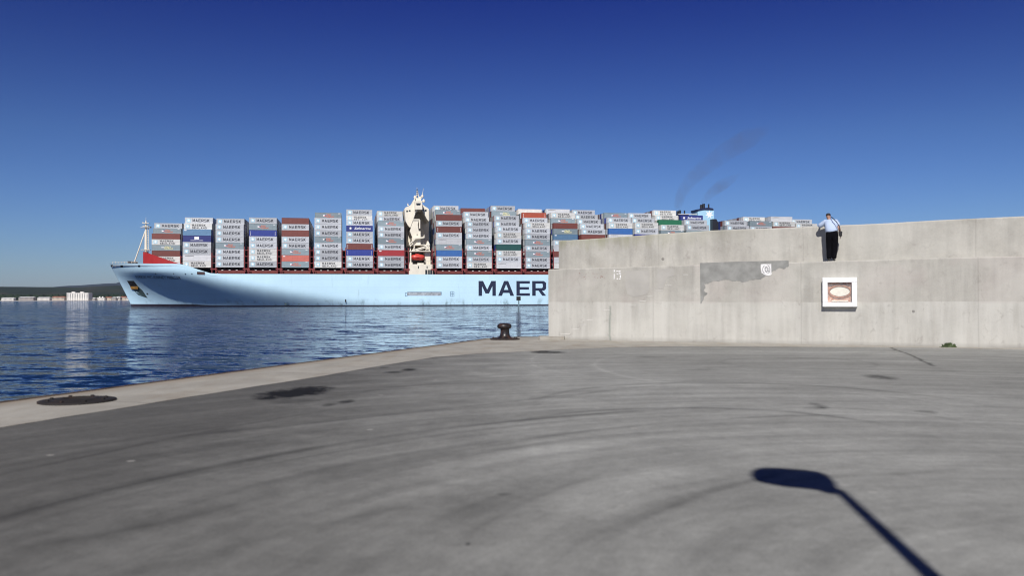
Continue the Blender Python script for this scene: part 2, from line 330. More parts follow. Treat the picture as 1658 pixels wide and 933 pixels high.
for a, b_ in zip(ed, ed[1:]):
    d = (b_ - a).normalized(); n = Vector((d.y, -d.x, 0))
    a1, b1 = a + n * -.012, b_ + n * -.012; a2, b2 = a + n * .10, b_ + n * .10
    mb.add([(*a1[:2], .012), (*b1[:2], .012), (*b2[:2], .012), (*a2[:2], .012), (*a1[:2], -.2), (*b1[:2], -.2)], [(0, 1, 2, 3)[::-1], (0, 4, 5, 1)[::-1]], rust)
mb.build('quay_edge', kind='structure')

# ------------------------------------------------------------------ breakwater wall
WA = math.atan2(.42, .907); WO = (1.41, 32.56, 0)
def wt(px):
    u = (px - 829) / F; return (32.56 * u - 1.41) / (.907 + .42 * u)
def wz(px, py, back=0):
    Y = 32.56 - .42 * wt(px) + back; return CAMZ + (hz(px) - py) / F * Y
def wp(px, py): return (wt(px), wz(px, py))
def wall_mat(name, upper):
    m = bpy.data.materials.new(name); m.use_nodes = True; nt = m.node_tree; b = nt.nodes['Principled BSDF']
    t = nt.nodes.new('ShaderNodeTexCoord'); sep = nt.nodes.new('ShaderNodeSeparateXYZ'); nt.links.new(t.outputs['Object'], sep.inputs[0])
    st = noise(nt, coords(nt, (1.7, 1, .16)), 1.4, 6, .62, .2); med = noise(nt, coords(nt), .8, 6, .6, .5); fine = noise(nt, coords(nt), 22, 4, .7)
    c = mix(nt, ramp(nt, med, [(.3, 0), (.7, 1)]), (.35, .335, .30), (.47, .452, .41))
    c = mix(nt, ramp(nt, st, [(.42, 0), (.68, .65)]), c, (.28, .27, .245))
    c = mix(nt, 1.0, c, ramp(nt, fine, [(.25, .9), (.75, 1.07)]), 'MULTIPLY')
    z = sep.outputs[2]; x = sep.outputs[0]
    if upper:
        # algae hanging from the rim near the seaward end
        al = noise(nt, coords(nt, (2.2, 1, .3)), 1.2, 5, .65); xf = math_(nt, 'SUBTRACT', 1.0, math_(nt, 'DIVIDE', math_(nt, 'SUBTRACT', x, 2.0), 6.0), clamp=True)
        f = math_(nt, 'MULTIPLY_ADD', z, 1.5, -1.5 * 3.95 + .75)
        f = math_(nt, 'MULTIPLY', math_(nt, 'ADD', f, math_(nt, 'MULTIPLY_ADD', al, 2.2, -1.15), clamp=True), xf)
        c = mix(nt, math_(nt, 'MULTIPLY', f, .75), c, (.19, .19, .09))
    else:
        lw = math_(nt, 'LESS_THAN', z, math_(nt, 'MULTIPLY_ADD', med, .1, 1.40))
        s2 = noise(nt, coords(nt, (2.4, 1, .2)), 1.7, 5, .6)
        c = mix(nt, math_(nt, 'MULTIPLY', lw, ramp(nt, s2, [(.35, .15), (.65, .5)])), c, (.58, .57, .53))
        bl = noise(nt, coords(nt, (1, 1, 1)), .55, 3, .5)
        c = mix(nt, math_(nt, 'MULTIPLY', ramp(nt, bl, [(.48, 0), (.6, .28)]), math_(nt, 'GREATER_THAN', z, 1.4)), c, (.40, .345, .325))
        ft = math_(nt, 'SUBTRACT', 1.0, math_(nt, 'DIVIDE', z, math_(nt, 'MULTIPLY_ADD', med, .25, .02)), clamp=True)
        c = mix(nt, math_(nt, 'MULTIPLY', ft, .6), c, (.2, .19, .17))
    vo = nt.nodes.new('ShaderNodeTexVoronoi'); vo.inputs['Scale'].default_value = .8; nt.links.new(coords(nt, (1, .3, 1)), vo.inputs['Vector'])
    c = mix(nt, math_(nt, 'MULTIPLY', math_(nt, 'LESS_THAN', vo.outputs['Distance'], .045), .7), c, (.08, .07, .065))      # blow holes and tie bolts
    bk_ = noise(nt, coords(nt, (1.1, 1, .8)), 3.2, 6, .75, .8)
    c = mix(nt, ramp(nt, bk_, [(.57, 0), (.68, .45)]), c, (.22, .2, .18))
    c = mix(nt, ramp(nt, noise(nt, coords(nt, (.9, 1, 1.3)), .45, 4, .6), [(.42, 0), (.62, .35)]), c, (.56, .55, .50))
    for L_ in (4.15, 9.3, 14.6, 19.9):      # pour joints
        g = math_(nt, 'SUBTRACT', 1.0, math_(nt, 'DIVIDE', math_(nt, 'ABSOLUTE', math_(nt, 'ADD', math_(nt, 'SUBTRACT', x, L_), math_(nt, 'MULTIPLY_ADD', med, .06, -.03))), .03), clamp=True)
        c = mix(nt, math_(nt, 'MULTIPLY', g, .28), c, (.2, .19, .17))
    if not upper:
        sp1 = noise(nt, coords(nt, (1, 1, 1)), 9, 4, .7)
        box_ = math_(nt, 'MULTIPLY', math_(nt, 'MULTIPLY', math_(nt, 'GREATER_THAN', x, 1.2), math_(nt, 'LESS_THAN', x, 2.4)), math_(nt, 'MULTIPLY', math_(nt, 'GREATER_THAN', z, 2.3), math_(nt, 'LESS_THAN', z, 2.58)))
        c = mix(nt, math_(nt, 'MULTIPLY', box_, ramp(nt, sp1, [(.58, 0), (.66, .8)])), c, (.18, .05, .04))
        gs = math_(nt, 'SUBTRACT', 1.0, math_(nt, 'DIVIDE', math_(nt, 'ABSOLUTE', math_(nt, 'ADD', math_(nt, 'SUBTRACT', x, 2.5), math_(nt, 'MULTIPLY_ADD', med, .3, -.15))), .06), clamp=True)
        c = mix(nt, math_(nt, 'MULTIPLY', math_(nt, 'MULTIPLY', gs, .55), math_(nt, 'LESS_THAN', z, 1.3)), c, (.14, .18, .15))
    nt.links.new(c, b.inputs['Base Color']); b.inputs['Roughness'].default_value = .9; b.inputs['Specular IOR Level'].default_value = .2
    nt.links.new(bump(nt, math_(nt, 'MULTIPLY_ADD', fine, .3, med), .35, .02), b.inputs['Normal']); return m
wall = empty('breakwater_wall', WO, -WA, label='long pale concrete breakwater wall in two steps at the edge of the quay', cat='wall')
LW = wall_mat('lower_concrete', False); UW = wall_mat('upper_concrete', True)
def wallblock(name, xs, tops, y0, y1, mt, bev=.04):
    mb = MB(); n = len(xs)
    prof = lambda z: [(y0, 0), (y0, z - bev), (y0 + bev, z), (y1 - bev, z), (y1, z - bev), (y1, 0)]
    vs = []
    for x, z in zip(xs, tops):
        vs += [(x, a, b_) for a, b_ in prof(z + (random.uniform(-.006, .006)))]
    fs = [(i * 6 + k, (i + 1) * 6 + k, (i + 1) * 6 + k + 1, i * 6 + k + 1) for i in range(n - 1) for k in range(5)]
    fs += [tuple(range(6))[::-1], tuple((n - 1) * 6 + k for k in range(6))]
    # slightly proud construction joints on the face
    mb.add(vs, fs, mt); me = mb.mesh(name)
    bm = bmesh.new(); bm.from_mesh(me); bmesh.ops.recalc_face_normals(bm, faces=bm.faces[:]); bm.to_mesh(me); bm.free()
    return link(name, me, wall)
xs = [i * .5 for i in range(0, 101)]
def ltop(t): return 2.72 + min(t, 14) * .010
wallblock('lower_tier', xs, [ltop(t) for t in xs], 0, 3.2, LW)
UP = [(899, 389.8), (1057, 379), (1140, 373.5), (1280, 368), (1440, 361), (1529, 356)]
UPT = [(wt(p) + .0, wz(p, q, .75)) for p, q in UP]
def utop(t):
    if t <= UPT[0][0]: return UPT[0][1]
    for (a, za), (b_, zb) in zip(UPT, UPT[1:]):
        if t <= b_: return za + (zb - za) * (t - a) / (b_ - a)
    return UPT[-1][1] + (t - UPT[-1][0]) * .01
wallblock('parapet', [x + .12 for x in xs], [utop(t) for t in xs], .8, 2.6, UW)
# marks on the face
def mark(name, polys, mt, th=.006, y=-.002, parent=wall, **k):
    mb = MB()
    for p in polys: mb.prism(p, y - th, y, mt)
    return mb.build(name, parent, **k)
gp = mat('grey_wall_paint', (.26, .26, .245), .9, var=.28, scale=2.5)
top = [(1133.5, 426), (1160, 425), (1200, 423.6), (1240, 422.8), (1277, 422)]
bot = [(1277, 431), (1270, 436), (1262, 434), (1255, 438), (1250, 441), (1241, 446), (1236, 450), (1230, 453), (1221, 452.5), (1212, 454.5), (1203, 457), (1195, 455), (1187, 456.5), (1179, 453), (1171, 453.5), (1164, 456), (1155, 455), (1148, 459), (1141, 460), (1142, 466), (1139, 471), (1145, 476), (1140, 481), (1138, 488), (1134, 492)]
jb = []
for a, b_ in zip(bot, bot[1:]):
    for i in range(4): jb.append((a[0] + (b_[0] - a[0]) * i / 4 + random.uniform(-.7, .7), a[1] + (b_[1] - a[1]) * i / 4 + random.uniform(-.9, .9)))
mark('paint_patch', [[wp(*p) for p in top + jb + [bot[-1]]]], gp)
gp2 = mat('faded_wall_paint', (.385, .37, .34), .9, var=.12, scale=1.5)
mark('paint_patch', [[wp(1012, 439), (wt(1052), wz(1052, 437.5)), wp(1051, 470), wp(1047, 476), wp(1040, 479), wp(1026, 481), wp(1016, 477), wp(1013, 465)],
                     [wp(1063, 436), wp(1091, 435), wp(1092, 446), wp(1080, 450), wp(1074, 468), wp(1065, 468)]], gp2, .004)
lp = mat('step_trace', (.53, .515, .475), .9)
steps = [(160, 235, 757), (250, 300, 722), (300, 350, 690), (350, 400, 657), (410, 460, 625), (470, 520, 585), (650, 710, 552), (730, 780, 520), (785, 830, 487), (850, 905, 445), (915, 965, 408), (1045, 1085, 330)]
mark('step_trace', [[wp(870 + a / 4.442, 370 + y / 4.442), wp(870 + b_ / 4.442, 370 + y / 4.442), wp(870 + b_ / 4.442, 371.2 + y / 4.442), wp(870 + (a + 8) / 4.442, 371.5 + y / 4.442)] for a, b_, y in steps], lp, .005)
wpnt = mat('white_wall_paint', (.74, .73, .72), .8, var=.25, scale=9)
def q(x0, y0, x1, y1): return [wp(x0, y0), wp(x1, y0), wp(x1, y1), wp(x0, y1)]
mark('graffiti', [q(993.8, 437, 996, 440.5), q(993.8, 443, 995.5, 452), q(998, 438.5, 1001, 440.2), q(1001.5, 438.5, 1005, 440.5), q(998.5, 443, 1001, 444.8),
                  q(1002, 442, 1005.5, 444.2), q(1003.6, 445.3, 1005.5, 450.2), q(998.5, 450.8, 1001, 452.6), q(1002.5, 451, 1005, 452.8)], wpnt, .005)
drk = mat('grey_stencil', (.2, .2, .21), .9)
pn = mark('painted_panel', [[wp(1232, 428), wp(1248.8, 427.4), wp(1249.3, 445), wp(1244, 447), wp(1238, 445.2), wp(1233, 442), wp(1231.8, 434)]], wpnt, .006, -.009)
mb = MB()
def ringp(cx, cy, rx, ry, a0, a1, wd):
    n = 10
    for i in range(n):
        p = []
        for a, k in ((i, 1), (i + 1, 1), (i + 1, 1 - wd), (i, 1 - wd)):
            an = R(a0 + (a1 - a0) * a / n); p.append(wp(cx + rx * math.cos(an) * k, cy + ry * math.sin(an) * k))
        mb.prism(p, -.019, -.0155, drk)
ringp(1241, 436.5, 2.6, 4.8, 0, 360, .38); ringp(1241, 436.5, 6.4, 8, 120, 240, .13); ringp(1240.5, 436.5, 6.8, 7.4, -60, 55, .13); ringp(1243.5, 437, 2.2, 3.4, -60, 80, .4)
mb.build('stencil', pn)
link('step_block', None) if False else None
mb = MB(); mb.box((0, 0, 0), (1.0, .9, .12), CM)
o = mb.build('concrete_step', loc=(.98, 32.1, .006), rz=-WA * .3, label='low pale concrete slab at the left foot of the breakwater wall', cat='slab')

# display case on the wall
case = empty('display_case', (WO[0] + .907 * wt(1360), WO[1] - .42 * wt(1360), wz(1360, 497)), -WA,
             label='white framed glass display case fixed to the concrete wall below the man', cat='display case')
wf = mat('white_frame', (.82, .82, .82), .45, var=.05)
cw, chh = wt(1387.5) - wt(1332), wz(1360, 449) - wz(1360, 496)
mb = MB(); fr = .16; dp = .2
mb.box((-cw / 2, -dp, 0), (cw / 2, 0, fr * .95), wf); mb.box((-cw / 2, -dp, chh - fr), (cw / 2, 0, chh), wf)
mb.box((-cw / 2, -dp + .001, fr * .95), (-cw / 2 + fr, 0, chh - fr), wf); mb.box((cw / 2 - fr, -dp + .001, fr * .95), (cw / 2, 0, chh - fr), wf)
o = mb.build('frame', case); md = o.modifiers.new('b', 'BEVEL'); md.width = .012; md.segments = 2
def panel_mat():
    m = bpy.data.materials.new('picture_panel'); m.use_nodes = True; nt = m.node_tree; b = nt.nodes['Principled BSDF']
    n = noise(nt, coords(nt, (1, 1, 1.6)), 6, 5, .6, .8); n2 = noise(nt, coords(nt), 11, 3, .6)
    c = mix(nt, ramp(nt, n, [(.4, 0), (.62, 1)]), (.30, .10, .05), (.62, .30, .18))
    c = mix(nt, ramp(nt, n2, [(.5, 0), (.68, .8)]), c, (.62, .55, .48)); nt.links.new(c, b.inputs['Base Color']); return m
mb = MB(); mb.box((-cw / 2 + fr, -.03, fr * .9), (cw / 2 - fr, -.004, chh - fr * .95), panel_mat()); mb.build('back_panel', case)
cr = mat('cream_plaque', (.78, .73, .62), .5, var=.15, scale=6)
mb = MB(); n = 28; cz = chh * .52
oval = [(.29 * math.cos(2 * math.pi * i / n) * (1 + .06 * math.cos(4 * math.pi * i / n)), cz + .155 * math.sin(2 * math.pi * i / n)) for i in range(n)]
mb.prism(oval, -.06, -.03, cr); mb.box((-.26, -.07, fr + .02), (.26, -.031, fr + .055), cr); mb.build('oval_plaque', case)
tr = mat('terracotta_ring', (.42, .16, .08), .55, var=.4, scale=9)
mb = MB(); mb.tube([(.34 * math.cos(2 * math.pi * i / n), -.055, cz + .2 * math.sin(2 * math.pi * i / n)) for i in range(n + 1)], .028, tr, 6, cap=False); mb.build('oval_ring', case)
gl = bpy.data.materials.new('case_glass'); gl.use_nodes = True; nt = gl.node_tree; b = nt.nodes['Principled BSDF']; b.inputs['Roughness'].default_value = .05
b.inputs['Base Color'].default_value = (.8, .85, .85, 1); b.inputs['Alpha'].default_value = .08
mb = MB(); mb.box((-cw / 2 + fr, -.12, fr * .95), (cw / 2 - fr, -.115, chh - fr), gl); mb.build('glass', case)

# ------------------------------------------------------------------ bollards
iron = mat('bollard_iron', (.018, .014, .014), .38, var=.5, scale=8, bmp=.3, dirt=((.10, .045, .028), (1, 1, 1), 5, .5, .55))
irond = mat('rusty_iron', (.025, .016, .013), .75, var=.5, scale=9, bmp=.5, dirt=((.10, .045, .022), (1, 1, 1), 6, .55, .6))
def bollard(loc, rz, label):
    b_ = empty('bollard', loc, rz, label=label, cat='bollard', group='iron mooring bollards on the quay edge')
    mb = MB(); mb.lathe([(.36, .03), (.31, .05), (.24, .10), (.195, .17), (.175, .26), (.17, .38), (.19, .44)], iron); mb.build('post', b_)
    mb = MB(); n = 24; prof = [(.17, .425), (.235, .43), (.275, .46), (.285, .52), (.27, .575), (.22, .61), (.12, .632), (.0, .636)]
    vs = []
    for r, z in prof:
        for k in range(n):
            a = 2 * math.pi * k / n; vs.append((r * math.cos(a) * 1.0 - .02, r * math.sin(a) * .9, z))
    mb.add(vs, [(i * n + k, i * n + (k + 1) % n, (i + 1) * n + (k + 1) % n, (i + 1) * n + k) for i in range(len(prof) - 1) for k in range(n)], iron, True)
    mb.build('cap', b_)
    mb = MB(); mb.lathe([(.58, .006), (.58, .035), (.5, .05), (.36, .055), (.3, .055)], irond, n=20)
    for k in range(8):
        a = 2 * math.pi * k / 8 + .2; mb.lathe([(.035, .04), (.035, .085), (.015, .09)], irond, (.46 * math.cos(a), .46 * math.sin(a), 0), 6, False)
    mb.build('base_flange', b_)
    return b_
bollard((-.28, 32.45, .004), .4, 'rusty iron mooring bollard at the quay corner beside the water, left of the wall')
bp = empty('flange_shadow_plate', (-6.82, 13.2, .004), 1.3, label='flat rusty plate standing in for bollard flange and shadow at the left quay edge', cat='mooring base')  # stand-in plate for a bollard's flange and the shadow its cap casts
mb = MB(); plt = mat('flange_shadow_dark', (.012, .009, .008), .8, var=.4, scale=6, dirt=((.08, .03, .015), (1, 1, 1), 5, .58, .6)); mb.lathe([(.56, .0), (.56, .022), (.48, .03), (.34, .032), (.30, .05), (.24, .055), (.2, .02)], plt, n=28); mb.build('flange', bp)  # near-black colour holds the bollard's shadow as well as rusty iron
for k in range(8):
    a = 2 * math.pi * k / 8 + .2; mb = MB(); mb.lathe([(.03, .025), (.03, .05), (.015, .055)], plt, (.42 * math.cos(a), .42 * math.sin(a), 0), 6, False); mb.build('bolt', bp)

# ------------------------------------------------------------------ street lamp that throws the foreground shadow
lm = mat('lamp_paint', (.35, .36, .36), .5, var=.1)
LH = 6.0; shx, shy = -SUNDIR.x * LH / math.tan(EL), -SUNDIR.y * LH / math.tan(EL)
lx, ly = 2.70 - shx, 6.98 - shy
lamp = empty('street_lamp', (lx, ly, 0), 0, label='slim grey lamp post beside the camera that throws its shadow on the quay', cat='street lamp')
mb = MB(); mb.lathe([(.2, .0), (.2, .02), (.12, .04), (.09, .08), (.078, 2), (.06, 4.2), (.05, LH - .25), (.045, LH)], lm, n=16); mb.build('pole', lamp)
mb = MB()
# plan of the lantern: a flat rounded bar, wider at the neck
hp = []
for a, b_ in ((430, 265), (440, 240), (470, 226), (520, 219), (640, 224), (760, 234), (850, 246), (905, 266), (945, 305), (962, 350), (940, 380), (880, 368), (840, 353), (740, 342), (640, 333), (500, 308), (450, 292)):
    gx, gy = gp_(1100 + a / 3.777, 700 + b_ / 3.777); hp.append((gx - shx - lx, gy - shy - ly))
n = len(hp); vs = []; cx = sum(p[0] for p in hp) / n; cy = sum(p[1] for p in hp) / n
for sx, zz in ((.9, -.03), (1, -.01), (1, .03), (.85, .07)): vs += [(cx + (x - cx) * sx, cy + (y - cy) * sx, LH + zz) for x, y in hp]
mb.add(vs, [(i * n + k, i * n + (k + 1) % n, (i + 1) * n + (k + 1) % n, (i + 1) * n + k) for i in range(3) for k in range(n)] + [tuple(range(n))[::-1], tuple(3 * n + k for k in range(n))], lm)
me = mb.mesh('lamp_head'); bm = bmesh.new(); bm.from_mesh(me); bmesh.ops.recalc_face_normals(bm, faces=bm.faces[:]); bm.to_mesh(me); bm.free(); link('lamp_head', me, lamp)

# weed at the foot of the wall
wm = mat('weed_leaf', (.05, .075, .025), .7, var=.4, scale=8)
mb = MB()
for i in range(260):
    a = random.uniform(0, 6.28); r = abs(random.gauss(0, .11)); x, y = r * math.cos(a), r * math.sin(a) * .4 - .06
    h = random.uniform(.04, .17) * max(.3, 1 - r * 2); d = random.uniform(0, 6.28); wd = .02
    tx, ty = x + math.cos(d) * h * .5, y + math.sin(d) * h * .3
    mb.add([(x - wd, y, 0), (x + wd, y, 0), (tx + wd * .8, ty, h * .8), (tx, ty, h)], [(0, 1, 2, 3)], wm)
mb.build('weed', loc=(WO[0] + .907 * wt(1531), WO[1] - .42 * wt(1531) - .12, .004), rz=-WA, label='small green weed growing from the foot of the concrete wall at far right', cat='plant')

# ------------------------------------------------------------------ far shore
HM = mat('hill_scrub', (.022, .032, .020), .95, var=.5, scale=.006, stretch=(1, 1, 2), spec=.1, dirt=((.055, .048, .034), (1, 1, 1), .004, .5, .6))
HM2 = mat('far_hill_scrub', (.022, .03, .04), .95, var=.3, scale=.003, spec=.1)
def hills(name, prof, Y, depth, mt, rough, seed, slope=1.0):
    random.seed(seed); ph = [random.uniform(0, 6.28) for _ in range(12)]
    x0 = (prof[0][0] - 829) / F * Y; x1 = (prof[-1][0] - 829) / F * Y; nx, ny = 150, 16; vs = []
    for j in range(ny + 1):
        v = j / ny
        for i in range(nx + 1):
            x = x0 + (x1 - x0) * i / nx; px = 829 + x / Y * F
            for (a, ya), (b_, yb) in zip(prof, prof[1:]):
                if px <= b_: break
            t = max(0, min(1, (px - a) / (b_ - a))); t = t * t * (3 - 2 * t); H = (hz(px) - (ya + (yb - ya) * t)) / F * (Y + .8 * depth) + CAMZ - WATER
            prfl = math.sin(min(v * 1.25, 1) * math.pi / 2) if v < .8 else math.cos((v - .8) / .2 * math.pi / 2)
            w_ = sum(math.sin(x * (.0017 * (1.7 ** k)) + v * (3 + 2 * k) + ph[k]) / (1.5 ** k) for k in range(7)) * rough
            h = max(-3, H * prfl + w_ * prfl * (1 if v < .75 else .5) - 1.0)
            vs.append((x * (1 + v * depth / Y * .2), Y + v * depth + 60 * math.sin(x * .002 + ph[0]), h))
    n = nx + 1; mb = MB(); mb.add(vs, [(j * n + i, j * n + i + 1, (j + 1) * n + i + 1, (j + 1) * n + i) for j in range(ny) for i in range(nx)], mt, True)
    return mb.build(name, loc=(0, 0, WATER), kind='structure')
hills('far_hills', [(-420, 476), (-150, 472), (0, 466), (60, 463), (129, 459), (150, 455.5), (175, 453.2), (200, 452.5), (260, 455), (330, 462), (420, 474), (480, 484)], 8600, 1500, HM2, 3.5, 3)
hills('near_hills', [(-420, 470), (-120, 466), (0, 466), (80, 464), (129, 463), (170, 461.5), (220, 461), (280, 466), (350, 476), (420, 484.5)], 3700, 1300, HM, 2.2, 5)
random.seed(11)
SHY = 2500
sand = mat('shore_sand', (.36, .32, .27), .9, var=.2, scale=.02)
mb = MB(); pts = [(-2600, SHY - 10), (-900, SHY - 10), (-700, SHY + 60), (-700, 4200), (-2600, 4200)]
mb.add([(x, y, 2.0 if y > SHY else 1.4) for x, y in pts] + [(x, y - 4, -1) for x, y in pts[:3]], [(0, 1, 2, 3, 4), (5, 6, 1, 0), (6, 7, 2, 1)], sand)
mb.build('shore', loc=(0, 0, WATER), kind='structure')
# belt of trees behind the town
tm = mat('tree_belt_leaf', (.022, .035, .018), .9, var=.6, scale=.08, spec=.1)
mb = MB()
for i in range(900):
    px = random.uniform(-60, 262); Y = random.uniform(2700, 3300); x = (px - 829) / F * Y; r = random.uniform(7, 17); h = random.uniform(9, 20)
    n = 6; vs = [(x + r * math.cos(6.28 * k / n) * random.uniform(.7, 1.2), Y + r * math.sin(6.28 * k / n), h * random.uniform(.2, .55)) for k in range(n)]
    vs += [(x + r * .5 * math.cos(6.28 * k / n), Y + r * .5 * math.sin(6.28 * k / n), h * random.uniform(.75, 1)) for k in range(n)] + [(x, Y, h * 1.08), ]
    fs = [(k, (k + 1) % n, n + (k + 1) % n, n + k) for k in range(n)] + [(n + k, n + (k + 1) % n, 2 * n) for k in range(n)]
    vs += [(v[0], v[1], 0) for v in vs[:n]]; fs += [(2 * n + 1 + k, 2 * n + 1 + (k + 1) % n, (k + 1) % n, k) for k in range(n)]
    mb.add(vs, fs, tm)
mb.build('tree_belt', loc=(0, 0, WATER + 1), kind='stuff', label='dark belt of distant trees behind the far white town', cat='trees')
glassd = mat('dark_window', (.03, .035, .045), .3, var=.1)
def house(px0, px1, hgt, wallm, roofm, kind, label, Y=SHY + 30, floors=1, cols=4):
    x0 = (px0 - 829) / F * Y; x1 = (px1 - 829) / F * Y; wd = x1 - x0; dpt = max(12, wd * .35)
    o = empty('apartment_block' if kind == 'flat' else 'shore_house', ((x0 + x1) / 2, Y, WATER + 2), 0, label=label, cat='building')
    mb = MB(); mb.box((-wd / 2, 0, -1.5), (wd / 2, dpt, hgt), wallm); mb.build('wall', o)
    if kind == 'flat':
        mb = MB(); mb.box((-wd / 2 - .4, -.4, hgt + .003), (wd / 2 + .4, dpt + .4, hgt + .9), wallm); mb.box((-wd * .3, 3, hgt + .9), (-wd * .15, 8, hgt + 4), wallm); mb.box((wd * .1, 3, hgt + .9), (wd * .25, 8, hgt + 4), wallm); mb.build('roof', o)
    else:
        mb = MB(); z = hgt + .003; r = [(-wd / 2 - .5, -.6, z), (wd / 2 + .5, -.6, z), (wd / 2 + .5, dpt + .6, z), (-wd / 2 - .5, dpt + .6, z), (-wd / 2 + 2, dpt / 2, z + 2.4), (wd / 2 - 2, dpt / 2, z + 2.4)]
        mb.add(r, [(0, 1, 5, 4), (2, 3, 4, 5), (1, 2, 5), (3, 0, 4), (3, 2, 1, 0)], roofm); mb.build('roof', o)
    fh = hgt / floors
    for f in range(floors):
        for c_ in range(cols):
            x = -wd / 2 + wd * (c_ + .5) / cols; s = min(1.6, wd / cols * .3)
            mb = MB(); mb.box((x - s, -.12, f * fh + fh * .25), (x + s, .05, f * fh + fh * .75), glassd); mb.build('window', o)
    return o
ww = mat('white_render', (.72, .70, .66), .8, var=.1, scale=.2); cw2 = mat('cream_render', (.55, .47, .38), .8, var=.1, scale=.2); gw = mat('grey_render', (.36, .33, .31), .8, var=.1, scale=.2)
rr = mat('tile_red', (.32, .10, .06), .85, var=.2, scale=.5); gr = mat('sheet_roof', (.6, .6, .6), .6)
house(108, 143, 21, ww, gr, 'flat', 'tall white apartment block on the far shore left of the ship', floors=6, cols=9)
house(143.5, 147.5, 19, gw, gr, 'flat', 'narrow grey block standing in for the shaded right side of the white apartment block', SHY + 60, 5, 2)  # added block, its grey stands in for the apartment block's shaded side
hs_ = [(149, 153.5, 5, gw, 'low grey shed just right of the far apartment block'), (157, 169, 6.5, ww, 'long low white hall on the far shore'),
       (169.8, 180, 7, cw2, 'cream shore house between the long white hall and the bow'), (180.7, 187, 6.5, gw, 'small grey house right of the cream shore house'),
       (187.6, 193.5, 8, ww, 'tall narrow white house near the red roofed houses'), (194, 204, 8.5, cw2, 'cream house under a wide red roof by the bow'), (204.5, 212, 5.5, ww, 'last white house on the shore before the bow'),
       (84, 104, 9, cw2, 'cream house directly left of the apartment block'), (60, 80, 7, ww, 'white house second left of the apartment block'), (30, 54, 8, gw, 'wide grey building near the left end of the shore'), (2, 22, 6, ww, 'leftmost white house on the far shore')]
for i, (a, b_, h, m_, lab) in enumerate(hs_): house(a, b_, h, m_, rr if m_ is cw2 else gr, 'flat' if i == 1 else 'pitched', lab, SHY + 25 + (i % 3) * 14, 2 if h > 6 else 1, max(2, int((b_ - a) / 2)))

# ------------------------------------------------------------------ the container ship
TH = R(11.0); D = 396.0
SHIP = Vector((-D * math.sin(TH), D * math.cos(TH), WATER))
ship = empty('container_ship', SHIP, TH, label='huge light blue container ship passing behind the breakwater wall', cat='ship')
def SS(px, y=0): return (D + y) * math.tan(math.atan((px - 829) / F) + TH)
def ZZ(px, py, y=0):
    s = SS(px, y); Y = (D + y) * math.cos(TH) + s * math.sin(TH); return (hz(px) - py) / F * Y + CAMZ - WATER
def hullmat(name, col):
    m = bpy.data.materials.new(name); m.use_nodes = True; nt = m.node_tree; b = nt.nodes['Principled BSDF']
    n = noise(nt, coords(nt, (.3, .3, .04)), 1.2, 5, .65); n2 = noise(nt, coords(nt), .05, 4, .5); n3 = noise(nt, coords(nt, (.5, .5, .25)), .5, 6, .7)
    t = nt.nodes.new('ShaderNodeTexCoord'); sep = nt.nodes.new('ShaderNodeSeparateXYZ'); nt.links.new(t.outputs['Object'], sep.inputs[0])
    c = mix(nt, 1.0, col, ramp(nt, n2, [(.3, .92), (.7, 1.05)]), 'MULTIPLY')
    c = mix(nt, ramp(nt, n, [(.62, 0), (.78, .3)]), c, (.16, .22, .22))
    lo = math_(nt, 'SUBTRACT', 1.0, math_(nt, 'DIVIDE', sep.outputs[2], 4.0), clamp=True)
    sc_ = math_(nt, 'MULTIPLY', ramp(nt, n3, [(.52, 0), (.66, 1)]), math_(nt, 'MULTIPLY', lo, .8))
    c = mix(nt, sc_, c, (.05, .08, .08))
    seam = nt.nodes.new('ShaderNodeTexBrick'); seam.inputs['Scale'].default_value = 1; seam.inputs['Brick Width'].default_value = 12; seam.inputs['Row Height'].default_value = 3
    seam.inputs['Mortar Size'].default_value = .05; seam.inputs['Color1'].default_value = (1, 1, 1, 1); seam.inputs['Color2'].default_value = (.965, .965, .965, 1); seam.inputs['Mortar'].default_value = (.9, .9, .9, 1)
    cc = nt.nodes.new('ShaderNodeCombineXYZ'); nt.links.new(sep.outputs[0], cc.inputs[0]); nt.links.new(sep.outputs[2], cc.inputs[1]); nt.links.new(cc.outputs[0], seam.inputs['Vector'])
    c = mix(nt, 1.0, c, seam.outputs['Color'], 'MULTIPLY')
    nt.links.new(c, b.inputs['Base Color']); b.inputs['Roughness'].default_value = .42; return m
HB = hullmat('hull_blue', (.52, .74, .87)); BT = mat('boot_topping', (.035, .03, .045), .5, var=.3, scale=.2); DK = mat('deck_red', (.17, .035, .03), .7, var=.25, scale=.3)
BEAM = 59.0; HBm = BEAM / 2; SB = -101.0; SE = 282.0
def stem(z): return SB - 9.6 * (max(0, z) / 20) ** 1.1
def breadth(s, z):
    u = s - stem(z); zf = max(0, min(1, z / 16.5))
    L = 44 + 80 * (1 - zf) ** 1.25; x = max(0, min(1, u / L)); p = 1.75 + .9 * zf
    return HBm * (1 - (1 - x) ** p)
def sheer(s):
    t = max(0, min(1, (s + 76) / 18)); t = t * t * (3 - 2 * t)
    return (19.5 + max(0, (-s - 85) / 26) * .9) * (1 - t) + 14.9 * t
A = [0, .002, .006, .012, .02, .03, .045, .06, .08, .1, .125, .15, .18, .21, .24, .27, .3, .33, .36, .4, .44, .48, .52, .56, .6, .65, .7, .75, .8, .86, .93, 1.0]
V = [0, .09, .105, .12, .15, .2, .26, .32, .38, .44, .5, .56, .62, .68, .74, .8, .86, .92, .96, 1.0]
